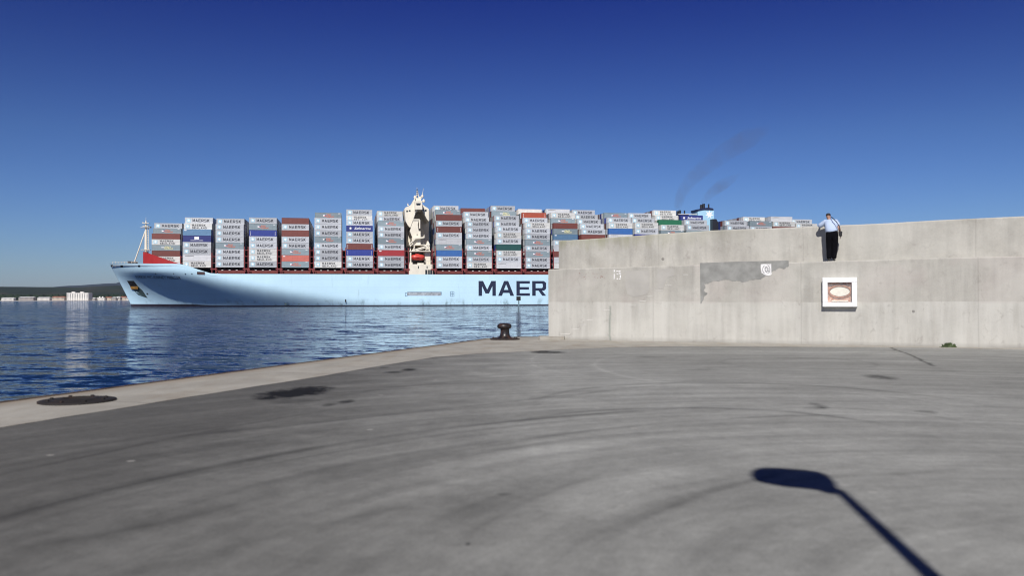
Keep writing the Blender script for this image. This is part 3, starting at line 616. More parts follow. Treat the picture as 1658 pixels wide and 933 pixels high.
def hull():
    mb = MB(); cols = []
    for side in (-1, 1):
        vs = []
        for a in A:
            s0 = -110 + a * 120; zt = sheer(s0)
            for v in V:
                z = -2 + (zt + 2) * v; s = stem(z) + a * (10 - stem(z)); z = -2 + (sheer(s) + 2) * v
                vs.append((s, HBm + side * breadth(s, z), z))
        for s in (60, 150, 240, 262, 275, 282):
            k = 1 if s < 250 else 1 - ((s - 250) / 32) ** 2 * .12
            for v in V: z = -2 + 16.9 * v; vs.append((s, HBm + side * HBm * k, z))
        nv = len(V); na = len(A) + 6
        for i in range(na - 1):
            for j in range(nv - 1):
                f = (i * nv + j, (i + 1) * nv + j, (i + 1) * nv + j + 1, i * nv + j + 1)
                mt = BT if V[j + 1] <= .151 else HB
                mb.add([vs[k] for k in (f if side < 0 else f[::-1])], [(0, 1, 2, 3)], mt, True)
        cols.append([vs[i * nv + nv - 1] for i in range(na)]); tr = [vs[(na - 1) * nv + j] for j in range(nv)]; cols.append(tr)
    l, tl, r, t2 = cols
    for i in range(len(l) - 1): mb.add([(*l[i][:2], l[i][2] - 1.1), (*l[i + 1][:2], l[i + 1][2] - 1.1), (*r[i + 1][:2], r[i + 1][2] - 1.1), (*r[i][:2], r[i][2] - 1.1)], [(0, 1, 2, 3)], DK)
    for j in range(len(V) - 1): mb.add([tl[j], t2[j], t2[j + 1], tl[j + 1]], [(0, 1, 2, 3)], HB)
    me = mb.mesh('hull'); bm = bmesh.new(); bm.from_mesh(me); bmesh.ops.remove_doubles(bm, verts=bm.verts[:], dist=.001); bm.to_mesh(me); bm.free()
    return link('hull', me, ship)
hullo = hull()
dkl = mat('hull_letter', (.012, .018, .05), .45, var=.1)
mb = MB(); x0 = SS(774.8); sw = SS(884.2) - x0; hh = 7.1
wM, wA, wE, wR = 8.35, 7.75, 6.6, 6.9; g = (sw - wM - wA - wE - wR) / 3
zb = ZZ(829, 479.2)
word(mb, 'MAERSK', x0, -.03, zb, hh, [wM, wA, wE, wR, 6.6, 7.2], g, dkl, .04); mb.build('ship_lettering', ship)
def onhull(v):
    s, _, z = v; return (s, HBm - breadth(s, z) - .12, z)
def bowpt(px, py):                               # point of the curved bow seen at this pixel
    y = 20
    for _ in range(30): s = SS(px, y); z = ZZ(px, py, y); y = .5 * y + .5 * (HBm - breadth(s, z))
    return s, y, z
a_, b2_ = bowpt(219, 447.5), bowpt(292, 449)
mb = MB(); L0 = b2_[0] - a_[0]
font(mb, 'M\u00c6RSK MC-KINNEY M\u00d8LLER', 0, 0, 0, 1, dkl); wd = max(v[0] for v in mb.v)
mb.v = [onhull((a_[0] + v[0] / wd * L0, 0, a_[2] - 1.0 + (b2_[2] - a_[2]) * v[0] / wd + v[2] * 1.9)) for v in mb.v]
mb.build('ship_name', ship)
# anchor pocket
def hp_(px, py, off_=.15):
    s, y, z = bowpt(px, py); return (s, y - off_, z)
blk = mat('black_recess', (.01, .01, .012), .8); ylw = mat('anchor_yellow', (.50, .25, .05), .7, var=.4, scale=1); strk = mat('dark_streak', (.05, .085, .085), .8, var=.4, scale=.3)
mb = MB(); mb.add([hp_(205.5, 455), hp_(216.5, 455), hp_(223.5, 464), hp_(211, 464)], [(3, 2, 1, 0)], blk); mb.build('anchor_pocket', ship)
mb = MB(); p = [hp_(211, 464.2, .6), hp_(223.8, 464.2, .6), hp_(223.6, 468.8, .6), hp_(213, 468.8, .6)]; p2 = [(x, y + 1.2, z) for x, y, z in p]
mb.add(p + p2, [(3, 2, 1, 0), (0, 1, 5, 4), (1, 2, 6, 5), (2, 3, 7, 6), (3, 0, 4, 7)], ylw); mb.build('anchor', ship)
mb = MB(); mb.add([hp_(215, 469, .1), hp_(224, 464.5, .1), hp_(231, 471, .1), hp_(239, 483, .1), hp_(233, 481, .1), hp_(224, 478, .1)], [(5, 4, 3, 2, 1, 0)], strk); mb.build('rust_shadow_streak', ship)  # rust and cast shadow below the anchor, painted as one dark streak
# fairleads and small marks
mb = MB()
for px, py, r in ((181, 430.5, 1.6), (197, 431.5, 2), (225, 431, 1.7)):
    mb.add([hp_(px - r, py - r * .8), hp_(px + r, py - r * .8), hp_(px + r, py + r * .8), hp_(px - r, py + r * .8)], [(3, 2, 1, 0)], blk)
for px, py, r in ((252, 443.8, .9), (281, 443.5, .8), (300, 443.5, .8), (310.5, 443.5, .8), (238.5, 476, 1.2)):
    mb.add([hp_(px - r, py - r * .8), hp_(px + r, py - r * .8), hp_(px + r, py + r * .8), hp_(px - r, py + r * .8)], [(3, 2, 1, 0)], blk)
mb.build('fairlead', ship)
mb = MB(); mb.add([hp_(319, 440.2, .2), hp_(331.5, 440.5, .2), hp_(331.5, 444.8, .2), hp_(319, 444.2, .2)], [(3, 2, 1, 0)], mat('door_brown', (.06, .03, .03), .7)); mb.build('mooring_port', ship)
outl = mat('hull_outline', (.04, .10, .22), .6); pal = mat('pale_marking', (.52, .60, .66), .5, var=.35, scale=.9)
mb = MB(); zf = lambda px, py: ZZ(px, py)
def rect(px0, py0, px1, py1, y, mt):
    a, b_ = SS(px0), SS(px1); mb.prism([(a, ZZ(px0, py1)), (b_, ZZ(px1, py1)), (b_, ZZ(px1, py0)), (a, ZZ(px0, py0))], y - .02, y, mt)
rect(659.5, 473.4, 714.5, 479, -.03, mat('ladder_grey', (.36, .40, .44), .6, var=.6, scale=.8)); rect(656, 474.5, 659.2, 475.1, -.03, outl); rect(656, 479.6, 659.2, 480.3, -.03, outl); rect(656, 475.1, 656.6, 479.6, -.03, outl); rect(658.8, 475.1, 659.4, 479.6, -.05, outl); rect(714, 472.8, 714.8, 478, -.06, outl); rect(659.5, 472.9, 714, 473.35, -.04, outl)
mb.build('gangway', ship)
mb = MB()
for i in range(3):
    rect(729 + i * 2.9, 472.2, 729.5 + i * 2.9, 480.2, -.03, outl)
    rect(729.5, 472.2 + i * 3.8, 735, 472.7 + i * 3.8, -.06, outl)
mb.build('pilot_mark', ship)
mb = MB(); rect(836, 480.4, 843, 486.8, -.03, blk); rect(838.6, 487, 840.8, 496, -.04, mat('hull_drip', (.16, .25, .28), .7)); mb.build('tug_mark', ship)
mb = MB(); rect(558.6, 485, 560.4, 489.5, -.03, blk); rect(461, 491.5, 464, 494, -.03, strk); rect(482, 492.4, 486, 493.4, -.03, strk); rect(764, 490.5, 764.6, 495, -.03, outl); mb.build('draught_mark', ship)
# red breakwater plate on the forecastle
RD = mat('breakwater_red', (.36, .02, .02), .5, var=.12, scale=.3)
mb = MB(); pr = []
for px, py in ((231.5, 408.5), (240, 410.2), (248, 413), (256, 416), (264, 418.6), (272, 421.4), (281, 424.4), (290, 427.2)):
    hs0, hy0, _ = bowpt(px, 428); yy = hy0 + 1.0; pr.append((yy, SS(px, yy), ZZ(px, py, yy)))
ptsN = [(s, y, 18.0, z) for y, s, z in pr]; ptsN = [(ptsN[0][0] - 2.0, 29.5, 18.0, ptsN[0][3])] + ptsN
for (s, y, zb_, z), (s1, y1, zb1, z1) in zip(ptsN, ptsN[1:]):
    for yy, yy1 in ((y, y1), (BEAM - y, BEAM - y1)):
        vs = [(s, yy, zb_), (s1, yy1, zb1), (s1, yy1, z1), (s, yy, z), (s + .15, yy + (.3 if yy < 29 else -.3), zb_), (s1 + .15, yy1 + (.3 if yy1 < 29 else -.3), zb1), (s1 + .15, yy1 + (.3 if yy1 < 29 else -.3), z1), (s + .15, yy + (.3 if yy < 29 else -.3), z)]
        mb.add(vs, [(0, 1, 2, 3), (7, 6, 5, 4), (3, 2, 6, 7)], RD)
mb.build('forecastle_breakwater', ship)
# foremast
CRM = mat('cream_paint', (.74, .69, .58), .5, var=.08, scale=.4)
mb = MB(); ms = SS(236, 29.5); zt_ = ZZ(236, 357, 29.5); z_ = lambda py: ZZ(236, py, 29.5)
mb.tube([(ms, 29.5, 18.4), (ms, 29.5, z_(385)), (ms, 29.5, zt_)], [.75, .6, .25], CRM, 10)
mb.tube([(ms - 5.6, 29.5, z_(430)), (ms - .3, 29.5, z_(374))], .28, CRM, 6); mb.tube([(ms + 1.3, 29.5, z_(408)), (ms + 1.1, 29.5, z_(366))], .13, CRM, 5)
for k in range(14): zz = z_(406 - k * 2.8); mb.box((ms + .4, 29.3, zz), (ms + 1.35, 29.7, zz + .12), CRM)
for py, wd in ((369, 2.2), (366.5, 1.3), (362, 1.5), (405, 2.0)): mb.box((ms - wd, 28.4, z_(py)), (ms + wd, 30.6, z_(py) + .22), CRM)
mb.tube([(ms + 2, 29.5, z_(369)), (ms + 2, 29.5, z_(367))], .45, blk, 8); mb.tube([(ms - 1.3, 29.5, z_(362)), (ms - 1.3, 29.5, z_(359.5))], .2, CRM, 6)
mb.tube([(ms, 29.5, zt_), (ms, 29.5, zt_ + 1.5)], .08, CRM, 5); mb.box((ms - .9, 28, 18.4), (ms + .9, 31, z_(408)), DK)
mb.build('foremast', ship)
mb = MB()
for i in range(8): x = -108.6 + i * 1.9; mb.tube([(x, 29.5 - breadth(x, 20) * .9, 18.6), (x, 29.5 - breadth(x, 20) * .9, 21.3 if i in (0, 1) else 20.9)], .07, CRM, 5)
mb.box((SS(209, 25), 22, 19), (SS(214, 25), 26, 21.4), mat('winch_dark', (.05, .05, .06), .6)); mb.box((SS(216, 25), 22, 19), (SS(222, 25), 26, 21.2), MATS['winch_dark'])
mb.tube([(-109, 28, 21), (-96, 20, 20.9)], .06, CRM, 4); mb.build('bow_rail', ship)

# ---------------- containers
CP = {'grey': (.46, .48, .51), 'pale': (.58, .58, .56), 'slate': (.22, .28, .31), 'brown': (.16, .045, .035), 'salmon': (.48, .13, .10), 'crimson': (.30, .025, .03),
      'royal': (.025, .045, .26), 'azure': (.04, .14, .40), 'steel': (.10, .20, .33), 'navy': (.025, .035, .19), 'plain': (.53, .54, .56), 'teal': (.012, .075, .07),
      'green': (.015, .12, .06), 'orange': (.36, .07, .035), 'white': (.66, .62, .58)}
def cmat(k):
    c = CP[k]; return mat('container_' + k, c, .5, var=.14, scale=.35, stretch=(1, 1, 3), rand=.32, dirt=(tuple(x * .55 for x in c), (2.2, 1, .5), .9, .56, .5))
ink = mat('dark_ink', (.012, .014, .025), .6); sq = mat('logo_blue', (.40, .62, .72), .5); wh = mat('logo_white', (.86, .87, .88), .5); orr = mat('orange_ink', (.62, .17, .10), .6)
nvy = mat('navy_ink', (.03, .04, .16), .6); yel = mat('yellow_ink', (.70, .66, .36), .6); redi = mat('red_ink', (.5, .04, .05), .6)
def star(mb, x, y, z, r, mt):
    p = []
    for i in range(14): a = math.pi / 2 + i * math.pi / 7; rr_ = r if i % 2 == 0 else r * .45; p.append((x + rr_ * math.cos(a), y, z + rr_ * math.sin(a)))
    mb.add(p, [tuple(range(14))[::-1]], mt); 
def maersk(mb, x, z, h, wd, mt=ink, txt='MAERSK'):
    n = len(txt); g = wd * .035; w1 = (wd - g * (n - 1)) / n; word(mb, txt, x, -.02, z, h, [w1] * n, g, mt)
def container(code):
    body, kind = CODES[code][:2]; m_ = cmat(body); mb = MB(); L = 6.06; W = 2.44; H = 2.84
    mb.box((-L + .04, .045, .1), (L - .04, W - .045, H - .02), m_)
    for x in (-L, L - .16):
        for y in (0, W - .16): mb.box((x, y, 0), (x + .16, y + .16, H), m_)
    for y in (0.001, W - .101):
        for z in (.001, H - .13): mb.box((-L + .16, y, z), (L - .16, y + .1, z + .13), m_)
    for x in (-L, L - .1):
        for z in (.002, H - .132): mb.box((x + .001, .16, z), (x + .1, W - .16, z + .13), m_)
    for y in (.55, .95, 1.5, 1.9): mb.tube([(-L + .01, y, .1), (-L + .01, y, H - .1)], .03, m_, 4, False)
    if kind in ('maersk', 'sealand'):
        mb.add([(-L + .75, -.02, .6), (-L + 2.45, -.02, .6), (-L + 2.45, -.02, 2.3), (-L + .75, -.02, 2.3)], [(0, 1, 2, 3)], sq); star(mb, -L + 1.6, -.035, 1.45, .78, wh)
    if kind == 'maersk': maersk(mb, -L + 3.3, .82, 1.3, 7.4)
    if kind == 'sealand': maersk(mb, -L + 3.5, 1.5, .95, 5.9); maersk(mb, -L + 3.5, .36, .85, 6.3, MATS['dark_ink'], 'SEALAND')
    if kind in ('flag', 'darkflag'):
        c1, c2, c3 = (nvy, wh, redi) if kind == 'flag' else (ink, wh, ink)
        x = -2.3; mb.add([(x, -.02, 1.1), (x + 1.3, -.02, 1.5), (x, -.02, 1.9)], [(0, 1, 2)], c2); mb.add([(x, -.02, 1.9), (x + 1.3, -.02, 1.5), (x + 1.3, -.02, 1.9)], [(2, 1, 0)], c1); mb.add([(x, -.02, 1.1), (x + 1.3, -.02, 1.1), (x + 1.3, -.02, 1.5)], [(0, 1, 2)], c3)
        font(mb, 'P&O', -.8, -.02, 1.55, .85, orr, 1.35, .03); font(mb, 'Nedlloyd', -.9, -.02, .75, .85, orr, 1.05, .03)
        mb.add([(L - 1.5, -.02, 2.35), (L - .6, -.02, 2.35), (L - .6, -.02, 2.6), (L - 1.5, -.02, 2.6)], [(0, 1, 2, 3)], wh)
    if kind == 'yellow':
        mb.add([(-1.9, -.02, 1.4), (-.6, -.02, 1.4), (-.6, -.02, 1.8), (-1.9, -.02, 1.8)], [(0, 1, 2, 3)], wh); font(mb, 'P&O', -.5, -.02, 1.5, .95, yel, 1.5, .04); font(mb, 'Nedlloyd', -.7, -.02, .75, .9, yel, 1.1, .04)
    if kind == 'safmarine':
        star(mb, -L + 1.9, -.02, 1.45, .75, wh); font(mb, 'Safmarine', -2.6, -.02, .95, 1.55, wh, 1.25, .012, .35)
    if kind == 'square':
        mb.add([(-1.1, -.02, 1.15), (.9, -.02, 1.15), (.9, -.02, 2.35), (-1.1, -.02, 2.35)], [(0, 1, 2, 3)], wh)
        for i in range(11): mb.add([(-2.7 + i * .5, -.02, .55), (-2.35 + i * .5, -.02, .55), (-2.35 + i * .5, -.02, .78), (-2.7 + i * .5, -.02, .78)], [(0, 1, 2, 3)], wh)
    if kind == 'marks':
        for x in (-L + .6, L - .75): 
            for z in (.4, .9, 1.4, 1.9): mb.add([(x, -.02, z), (x + .16, -.02, z), (x + .16, -.02, z + .32), (x, -.02, z + .32)], [(0, 1, 2, 3)], wh)
    if kind == 'tab': mb.add([(-L + .6, -.02, 2.1), (-L + 1.6, -.02, 2.1), (-L + 1.6, -.02, 2.5), (-L + .6, -.02, 2.5)], [(0, 1, 2, 3)], wh)
    if kind == 'thin': 
        for i in range(9): mb.add([(-L + 1 + i * .42, -.02, 2.15), (-L + 1.28 + i * .42, -.02, 2.15), (-L + 1.28 + i * .42, -.02, 2.36), (-L + 1 + i * .42, -.02, 2.36)], [(0, 1, 2, 3)], ink)
    return mb.mesh('shipping_container_' + body)
CODES = {  # colour key, marking kind, words for the label
 'M': ('grey', 'maersk', 'grey container with large dark lettering'), 'S': ('pale', 'sealand', 'pale container with two-line dark lettering'),
 'P': ('slate', 'flag', 'slate container with orange two-line lettering'), 'X': ('slate', 'darkflag', 'slate container with black and orange lettering'),
 'Y': ('slate', 'yellow', 'slate container with yellow lettering'), 'R': ('brown', 'none', 'plain brown red container'), 'W': ('brown', 'marks', 'brown red container with white end marks'),
 'L': ('salmon', 'tab', 'salmon red container with white tab'), 'C': ('crimson', 'tab', 'crimson container with white tab'), 'B': ('royal', 'marks', 'royal blue container with white end marks'),
 'b': ('azure', 'none', 'plain azure blue container'), 'D': ('steel', 'tab', 'steel blue container with white tab'), 'N': ('navy', 'square', 'navy container with white square'),
 'F': ('navy', 'safmarine', 'navy container with white script lettering'), 'G': ('plain', 'thin', 'plain light grey container'), 'T': ('teal', 'none', 'plain dark teal container'),
 'g': ('green', 'none', 'plain dark green container'), 'O': ('orange', 'marks', 'orange red container with white end marks'), 'H': ('white', 'none', 'plain whitish container')}
CMESH = {k: container(k) for k in CODES}
CB = 17.9; CH = 2.9; CW = 2.5
BAYS = [  # photo x of the middle of the side, where counted from, tiers bottom up: code + row inboard ; lower case '.' = hidden, left to the bulk
 (268.0, 'bow', 'G0 S0 R0 Y0 S0 R0 P1 M2', 0), (318.4, 'bow', 'S0 G0 M0 M0 N0 D0 S1 M2', 0), (371.5, 'bow', 'M0 M0 M0 P0 M0 M0 M0 M1', 0), (425.4, 'bow', 'M0 S0 S0 M0 M0 B0 P0 M0', 0),
 (478.0, 'bow', 'P0 L0 P0 M0 M0 R0 M0 R0', 0), (531.0, 'bow', 'S0 M0 M0 M0 X0 M0 M0 M0 P2', 0), (582.3, 'bow', 'M0 M0 B0 W0 M0 M0 F0 M1 S4 M4', 0), (633.4, 'bow', 'M0 M0 C0 M0 P0 M0 M0 P1 M4 S5', 0),
 (727.6, 'bridge', 'M0 M0 b0 P0 G0 M0 W0 M0 R0 P2 M5', 0), (776.3, 'bridge', 'S0 M0 P0 M0 P0 M0 M0 M0 M3 M4 R8', 0), (824.3, 'bridge', 'G0 M0 S0 T0 M0 S0 M0 M2 M2 Y5 M6', 0),
 (871.2, 'bridge', 'M0 M0 P0 M0 P0 M0 M0 S0 M2 O3 H7', 0), (916.5, 'bridge', '.0 .0 .0 .0 M0 D0 Y0 R0 P2 S2 G6', 0), (961.5, 'bridge', '.0 .0 .0 .0 .0 R0 M0 M1 M3 M5 M7', 0),
 (1006, 'bridge', '.0 .0 .0 .0 .0 G0 b0 S0 M1 P3', 0), (1048, 'bridge', '.0 .0 .0 .0 .0 .0 M0 S0 M2 M4', 0), (1089.5, 'bridge', '.0 .0 .0 .0 .0 .0 P0 S0 g1 S3 S4', 0), (1131, 'bridge', '.0 .0 .0 .0 .0 .0 .0 M0 M1 F3', 0),
 (1196, 'funnel', '.0 .0 .0 .0 .0 .0 .0 M0 M1', -1.3), (1233.5, 'funnel', '.0 .0 .0 .0 .0 .0 .0 M0 P0 S3', -1.6), (1271, 'funnel', '.0 .0 .0 .0 .0 .0 .0 .0 S0 G1', -1.0), (1307.5, 'funnel', '.0 .0 .0 .0 .0 .0 .0 .0 S0 M2', -.9)]
NUM = ['topmost', 'second from top', 'third from top', 'fourth from top', 'fifth from top', 'sixth from top', 'seventh from top', 'eighth from top', 'ninth from top', 'tenth from top', 'eleventh from top', 'twelfth from top']
ORD = ['first', 'second', 'third', 'fourth', 'fifth', 'sixth', 'seventh', 'eighth', 'ninth', 'tenth', 'eleventh']
rot = Matrix.Rotation(TH, 3, 'Z')
def place(code, s, row, z, label, bi):
    p = SHIP + rot @ Vector((s, .45 + INS.get(bi, 0) + row * CW + random.uniform(-.05, .05), z))
    o = link('shipping_container', CMESH[code], None, p, TH, label=label, cat='container', group='shipping containers stacked on the ship')
    o.scale = (1, 1, PIT[bi] / 2.9); return o
random.seed(21)
count = {}; bulk = MB(); done = set(); extra = []; nind = 0; cmats = [cmat(k) for k in ('grey', 'grey', 'grey', 'plain', 'pale', 'slate', 'brown', 'royal')]
BS = []; TOPS = [361.2, 351.8, 353.5, 352, 352.5, 344, 339, 341.4, 332.7, 337, 333, 338.5, 338.5, 340, 344.5, 345, 340.5, 348.6, 357, 351.3, 350.5, 355]
INS = {0: 8.5, 1: 3.5}; PIT = []
for bi, (px, grp, txt, dz) in enumerate(BAYS):
    count[grp] = count.get(grp, 0) + 1; k = count[grp]; s = SS(px); tiers = txt.split(); BS.append(s)
    y0_ = INS.get(bi, 0); s = BS[-1] = SS(px, y0_); rl = int(tiers[-1][1:])
    CH = (ZZ(px, TOPS[bi], y0_ + rl * CW) - CB) / len(tiers); CH = max(2.6, min(2.9, CH)); PIT.append(CH); dz = 0
    where = {'bow': '%s stack from the bow', 'bridge': '%s stack behind the bridge', 'funnel': '%s stack behind the funnel'}[grp] % ORD[k - 1]
    n = len(tiers)
    for t, q_ in enumerate(tiers):
        code, row = q_[0], int(q_[1:]); z = CB + t * CH
        if code != '.':
            place(code, s, row, z, '%s, %s in %s' % (CODES[code][2], NUM[n - 1 - t], where), bi); nind += 1; done.add((bi, t, row))
            first = min(u for u, q2 in enumerate(tiers) if q2[0] != '.')
            if grp != 'bow' or t >= n - 2: extra += [(1, bi, t, row + 1, s, z, where, n), (2, bi, t, row + 2, s, z, where, n)]
            if grp == 'funnel': extra += [(1.5, bi, t, row + 3, s, z, where, n), (1.6, bi, t, row + 4, s, z, where, n)]
extra.sort(key=lambda e: e[0])
for e in extra:
    if nind >= 298: break
    _, bi, t, row, s, z, where, n = e
    if (bi, t, row) in done: continue
    done.add((bi, t, row)); nind += 1
    code = random.choice('MMMMMSSGPRB'); rw = row - int(BAYS[bi][2].split()[t][1:])
    place(code, s, row, z, '%s container %s inboard, %s in %s' % ({'M': 'grey', 'S': 'pale', 'G': 'light grey', 'P': 'slate', 'R': 'brown', 'B': 'blue'}[code], 'one row' if rw == 1 else '%s rows' % {2: 'two', 3: 'three', 4: 'four'}[rw], NUM[n - 1 - t], where), bi)
for bi, (px, grp, txt, dz) in enumerate(BAYS):
    s = BS[bi]
    for t, q_ in enumerate(txt.split()):
        row0 = int(q_[1:])
        for row in range(row0, 5 if (bi == 17) else 23):
            if (bi, t, row) in done: continue
            if row > 12 and random.random() < .12 and t > 6: continue
            y = .45 + INS.get(bi, 0) + row * CW; z = CB + t * PIT[bi]
            if y > 57 - INS.get(bi, 0): continue
            if bi < 2 and t < 2 and row > 18 - bi * 2: continue
            bulk.box((s - 6.05, y, z + .02), (s + 6.05, y + 2.44, z + PIT[bi] - .04), random.choice(cmats))
o = bulk.build('container_bulk', loc=SHIP, rz=TH, kind='stuff', label='mass of inner shipping containers filling the ship behind the visible ones', cat='containers')

# ---------------- hatch coamings and lashing bridges
spot = mat('deck_lamp_white', (.75, .72, .66), .5)
mb = MB()
mb.box((SS(352), 2.2, 14), (SS(662), BEAM - 2.2, CB - .9), DK); mb.box((SS(704), 2.2, 14), (176, BEAM - 2.2, CB - .9), DK); mb.box((186, 2.2, 14), (268, BEAM - 2.2, CB - .9), DK)
mb.box((SS(300), 8, 17), (SS(352) - .01, BEAM - 8, CB - .9), DK)
mb.build('hatch_coaming', ship)
for bi, s in enumerate(BS):
    if bi < 2: continue
    mb = MB(); mb.box((s - 6.1, .35, 16.0), (s + 6.1, .8, 16.5), DK); mb.box((s - 6.1, .35, 15.2), (s + 6.1, .6, 15.35), DK)
    for x in (-5.6, -2.8, 0, 2.8, 5.6): mb.box((s + x - .1, .45, 14), (s + x + .1, .7, 15.999), DK)
    for x in (-3.1, 0, 3.1): mb.box((s + x - .4, .2, 16.49), (s + x + .4, .5, 16.75), spot)
    mb.build('side_rail', ship)
LB = mat('lashing_red', (.20, .028, .03), .6, var=.2, scale=.4)
def lashing(s, ztop, w_=1.0, ins=0):
    mb = MB()
    for y in [0.15 + ins] + [i * CW * 3 + .2 for i in range(2, 6)]:
        for x in (-w_, w_ - .35): mb.box((s + x, y, 14), (s + x + .35, y + .45, ztop), LB)
        zz = 17
        while zz < ztop - .5: mb.box((s - w_ + .35, y + .1, zz), (s + w_ - .35, y + .3, zz + .22), LB); zz += 2.9
    zz = 19.8
    while zz < ztop: mb.box((s - w_ + .36, .7 + ins, zz), (s + w_ - .36, BEAM - .7 - ins, zz + .12), LB); zz += 2.9
    mb.box((s - w_ - .5, .1 + ins, 16.9), (s + w_ + .5, .5 + ins, 17.5), LB)
    mb.build('lashing_bridge', ship)
gaps = [((BS[i] + BS[i + 1]) / 2, i) for i in range(len(BS) - 1) if i not in (7, 17)] + [(BS[7] + 7.2, 7), (BS[8] - 7.3, 8), (BS[17] + 7.3, 17), (BS[18] - 7.3, 18), (BS[21] + 7.3, 21)]
for s, i in gaps: lashing(s, {0: 23.5, 1: 24.6}.get(i, 27.3), ins={0: 9, 1: 3.6}.get(i, 0))

# ---------------- accommodation block with bridge
CR2 = MATS['cream_paint']; wd_ = mat('bridge_glass', (.02, .025, .03), .15, var=.05)
tower = None
def P(mb, pts, y0, y1, mt=CR2):
    mb.prism([(SS(a, y0), ZZ(a, b_, y0)) for a, b_ in pts], y0, y1, mt)
mb = MB(); P(mb, [(657, 338), (672, 326), (684, 331), (694.5, 338), (694.5, 437), (664, 437), (658, 400)], 20, 39); tower = mb.build('deckhouse', ship)
mb = MB()   # upper outboard blocks with raked undersides
P(mb, [(655, 338), (657, 335.5), (665, 332.5), (672.3, 319.5), (672.3, 345), (667, 358), (663.5, 368.5), (660, 364), (657, 358)], 5, 20.2)
P(mb, [(684.2, 331), (686, 334.5), (694.4, 339), (694.4, 358.5), (691, 354), (687.5, 347), (684.2, 341)], 5, 20.2); mb.build('outer_block', ship)
mb = MB(); P(mb, [(672.5, 325), (684, 325), (684, 339), (672.5, 339)], .3, 20.3); P(mb, [(665, 338.2), (694, 338.6), (694, 340.4), (665, 340.2)], 5.3, 20.1); P(mb, [(673.5, 320.5), (682, 320.5), (682, 325), (673.5, 325)], 6, 20)
wing = mb.build('bridge_wing', ship)
for a, b_, c_, d_, y_ in ((673.7, 681.6, 328.8, 332, .15), (658, 660.5, 340.5, 342.8, 4.8), (662.3, 664.8, 340, 342, 4.8), (685.4, 686.8, 339, 341.2, 4.8), (688.3, 690.8, 339.2, 342, 4.8)):
    mb = MB(); P(mb, [(a, c_), (b_, c_), (b_ - (1 if y_ < 1 else 0), d_), (a + (1 if y_ < 1 else 0), d_)], y_, y_ + .17, wd_); mb.build('bridge_window', ship)
mb = MB()
def T(mb, a, b_, y0, y1, r, mt=CR2): mb.tube([(SS(a[0], y0), y0, ZZ(*a, y0)), (SS(b_[0], y1), y1, ZZ(*b_, y1))], r, mt, 5)
T(mb, (672, 345), (664, 368), 4, 4, .45); T(mb, (668, 356), (679.5, 356), 4, 4, .4); T(mb, (679.6, 356), (679.6, 370), 4, 4, .45); T(mb, (672, 345), (676, 339), 4, 2, .4); mb.build('wing_brace', ship)
mb = MB()   # stair tower
P(mb, [(668, 357.5), (678, 357.5), (676.5, 364), (678, 374), (681, 374.3), (681, 396), (667.5, 396), (667.5, 384), (664.8, 377), (664, 374), (666, 366)], 4, 20.2)
P(mb, [(670, 385.2), (687.5, 383.4), (687.5, 385), (681, 386.6), (673, 387), (668.5, 392), (667.6, 391)], 2.2, 9); P(mb, [(686.6, 380.5), (687.4, 380.5), (687.4, 383.4), (686.6, 383.4)], 2.2, 9)
mb.build('stair_tower', ship)
mb = MB(); P(mb, [(675, 379), (676, 379), (676, 381.4), (675, 381.4)], 3.85, 3.98, wd_); mb.build('stair_window', ship)
mb = MB()   # boat deck
P(mb, [(661.3, 406.2), (697.5, 406.2), (697.5, 407.6), (661.3, 407.6)], .6, 20.2); P(mb, [(663, 396.2), (696.3, 395.8), (696.3, 397.2), (663, 397.6)], 2.5, 20.2)
T(mb, (668, 406), (692, 398), 1, 1, .3); T(mb, (674, 406), (694, 400), 1, 1, .3); T(mb, (662.5, 396.5), (668, 391), 1, 1, .3); T(mb, (667, 407), (672, 400), 1, 1, .25)
for px in (664, 670, 693): P(mb, [(px, 396.5), (px + 1.4, 396.5), (px + 1.4, 406.3), (px, 406.3)], 2.6, 4)
P(mb, [(691, 397), (696, 397), (696, 406.2), (689, 406.2)], 3, 12)
P(mb, [(692.2, 390), (694.5, 392), (696, 396), (690.5, 396)], 3, 6); mb.build('boat_deck', ship)
mb = MB()   # side house at deck level
P(mb, [(662.2, 428), (701, 428), (701, 444.8), (662.2, 444.8)], .3, 20.2); P(mb, [(663.8, 408), (666, 408), (666, 428), (663.8, 428)], 1, 2.5)
P(mb, [(687.5, 407.8), (697, 407.8), (697, 428), (690, 428), (688, 420)], 3, 20.2); P(mb, [(663, 424.8), (668, 424.8), (668, 428), (663, 428)], .6, 3); P(mb, [(676, 426), (686, 426), (686, 428), (676, 428)], .6, 3)
for py in (422.5, 425.2): T(mb, (687, py), (700, py), .7, .7, .12)
for px in (690, 694, 699.5): T(mb, (px, 422), (px, 428), .7, .7, .12)
mb.build('side_house', ship)
mb = MB(); P(mb, [(676.8, 431), (678.2, 431), (678.2, 434.6), (676.8, 434.6)], .1, .28, wd_); P(mb, [(690.8, 431), (692.2, 431), (692.2, 434.6), (690.8, 434.6)], .1, .28, wd_)
P(mb, [(688.6, 437.2), (692, 437.2), (692, 444.2), (688.6, 444.2)], .1, .28, wd_); P(mb, [(693.2, 437.2), (699.7, 437.2), (699.7, 444.2), (693.2, 444.2)], .1, .28, wd_); mb.build('side_opening', ship)
mb = MB(); P(mb, [(696, 437.6), (696.5, 437.6), (696.5, 444), (696, 444)], .04, .09)
mb.build('opening_bar', ship)
mb = MB()   # radar masts
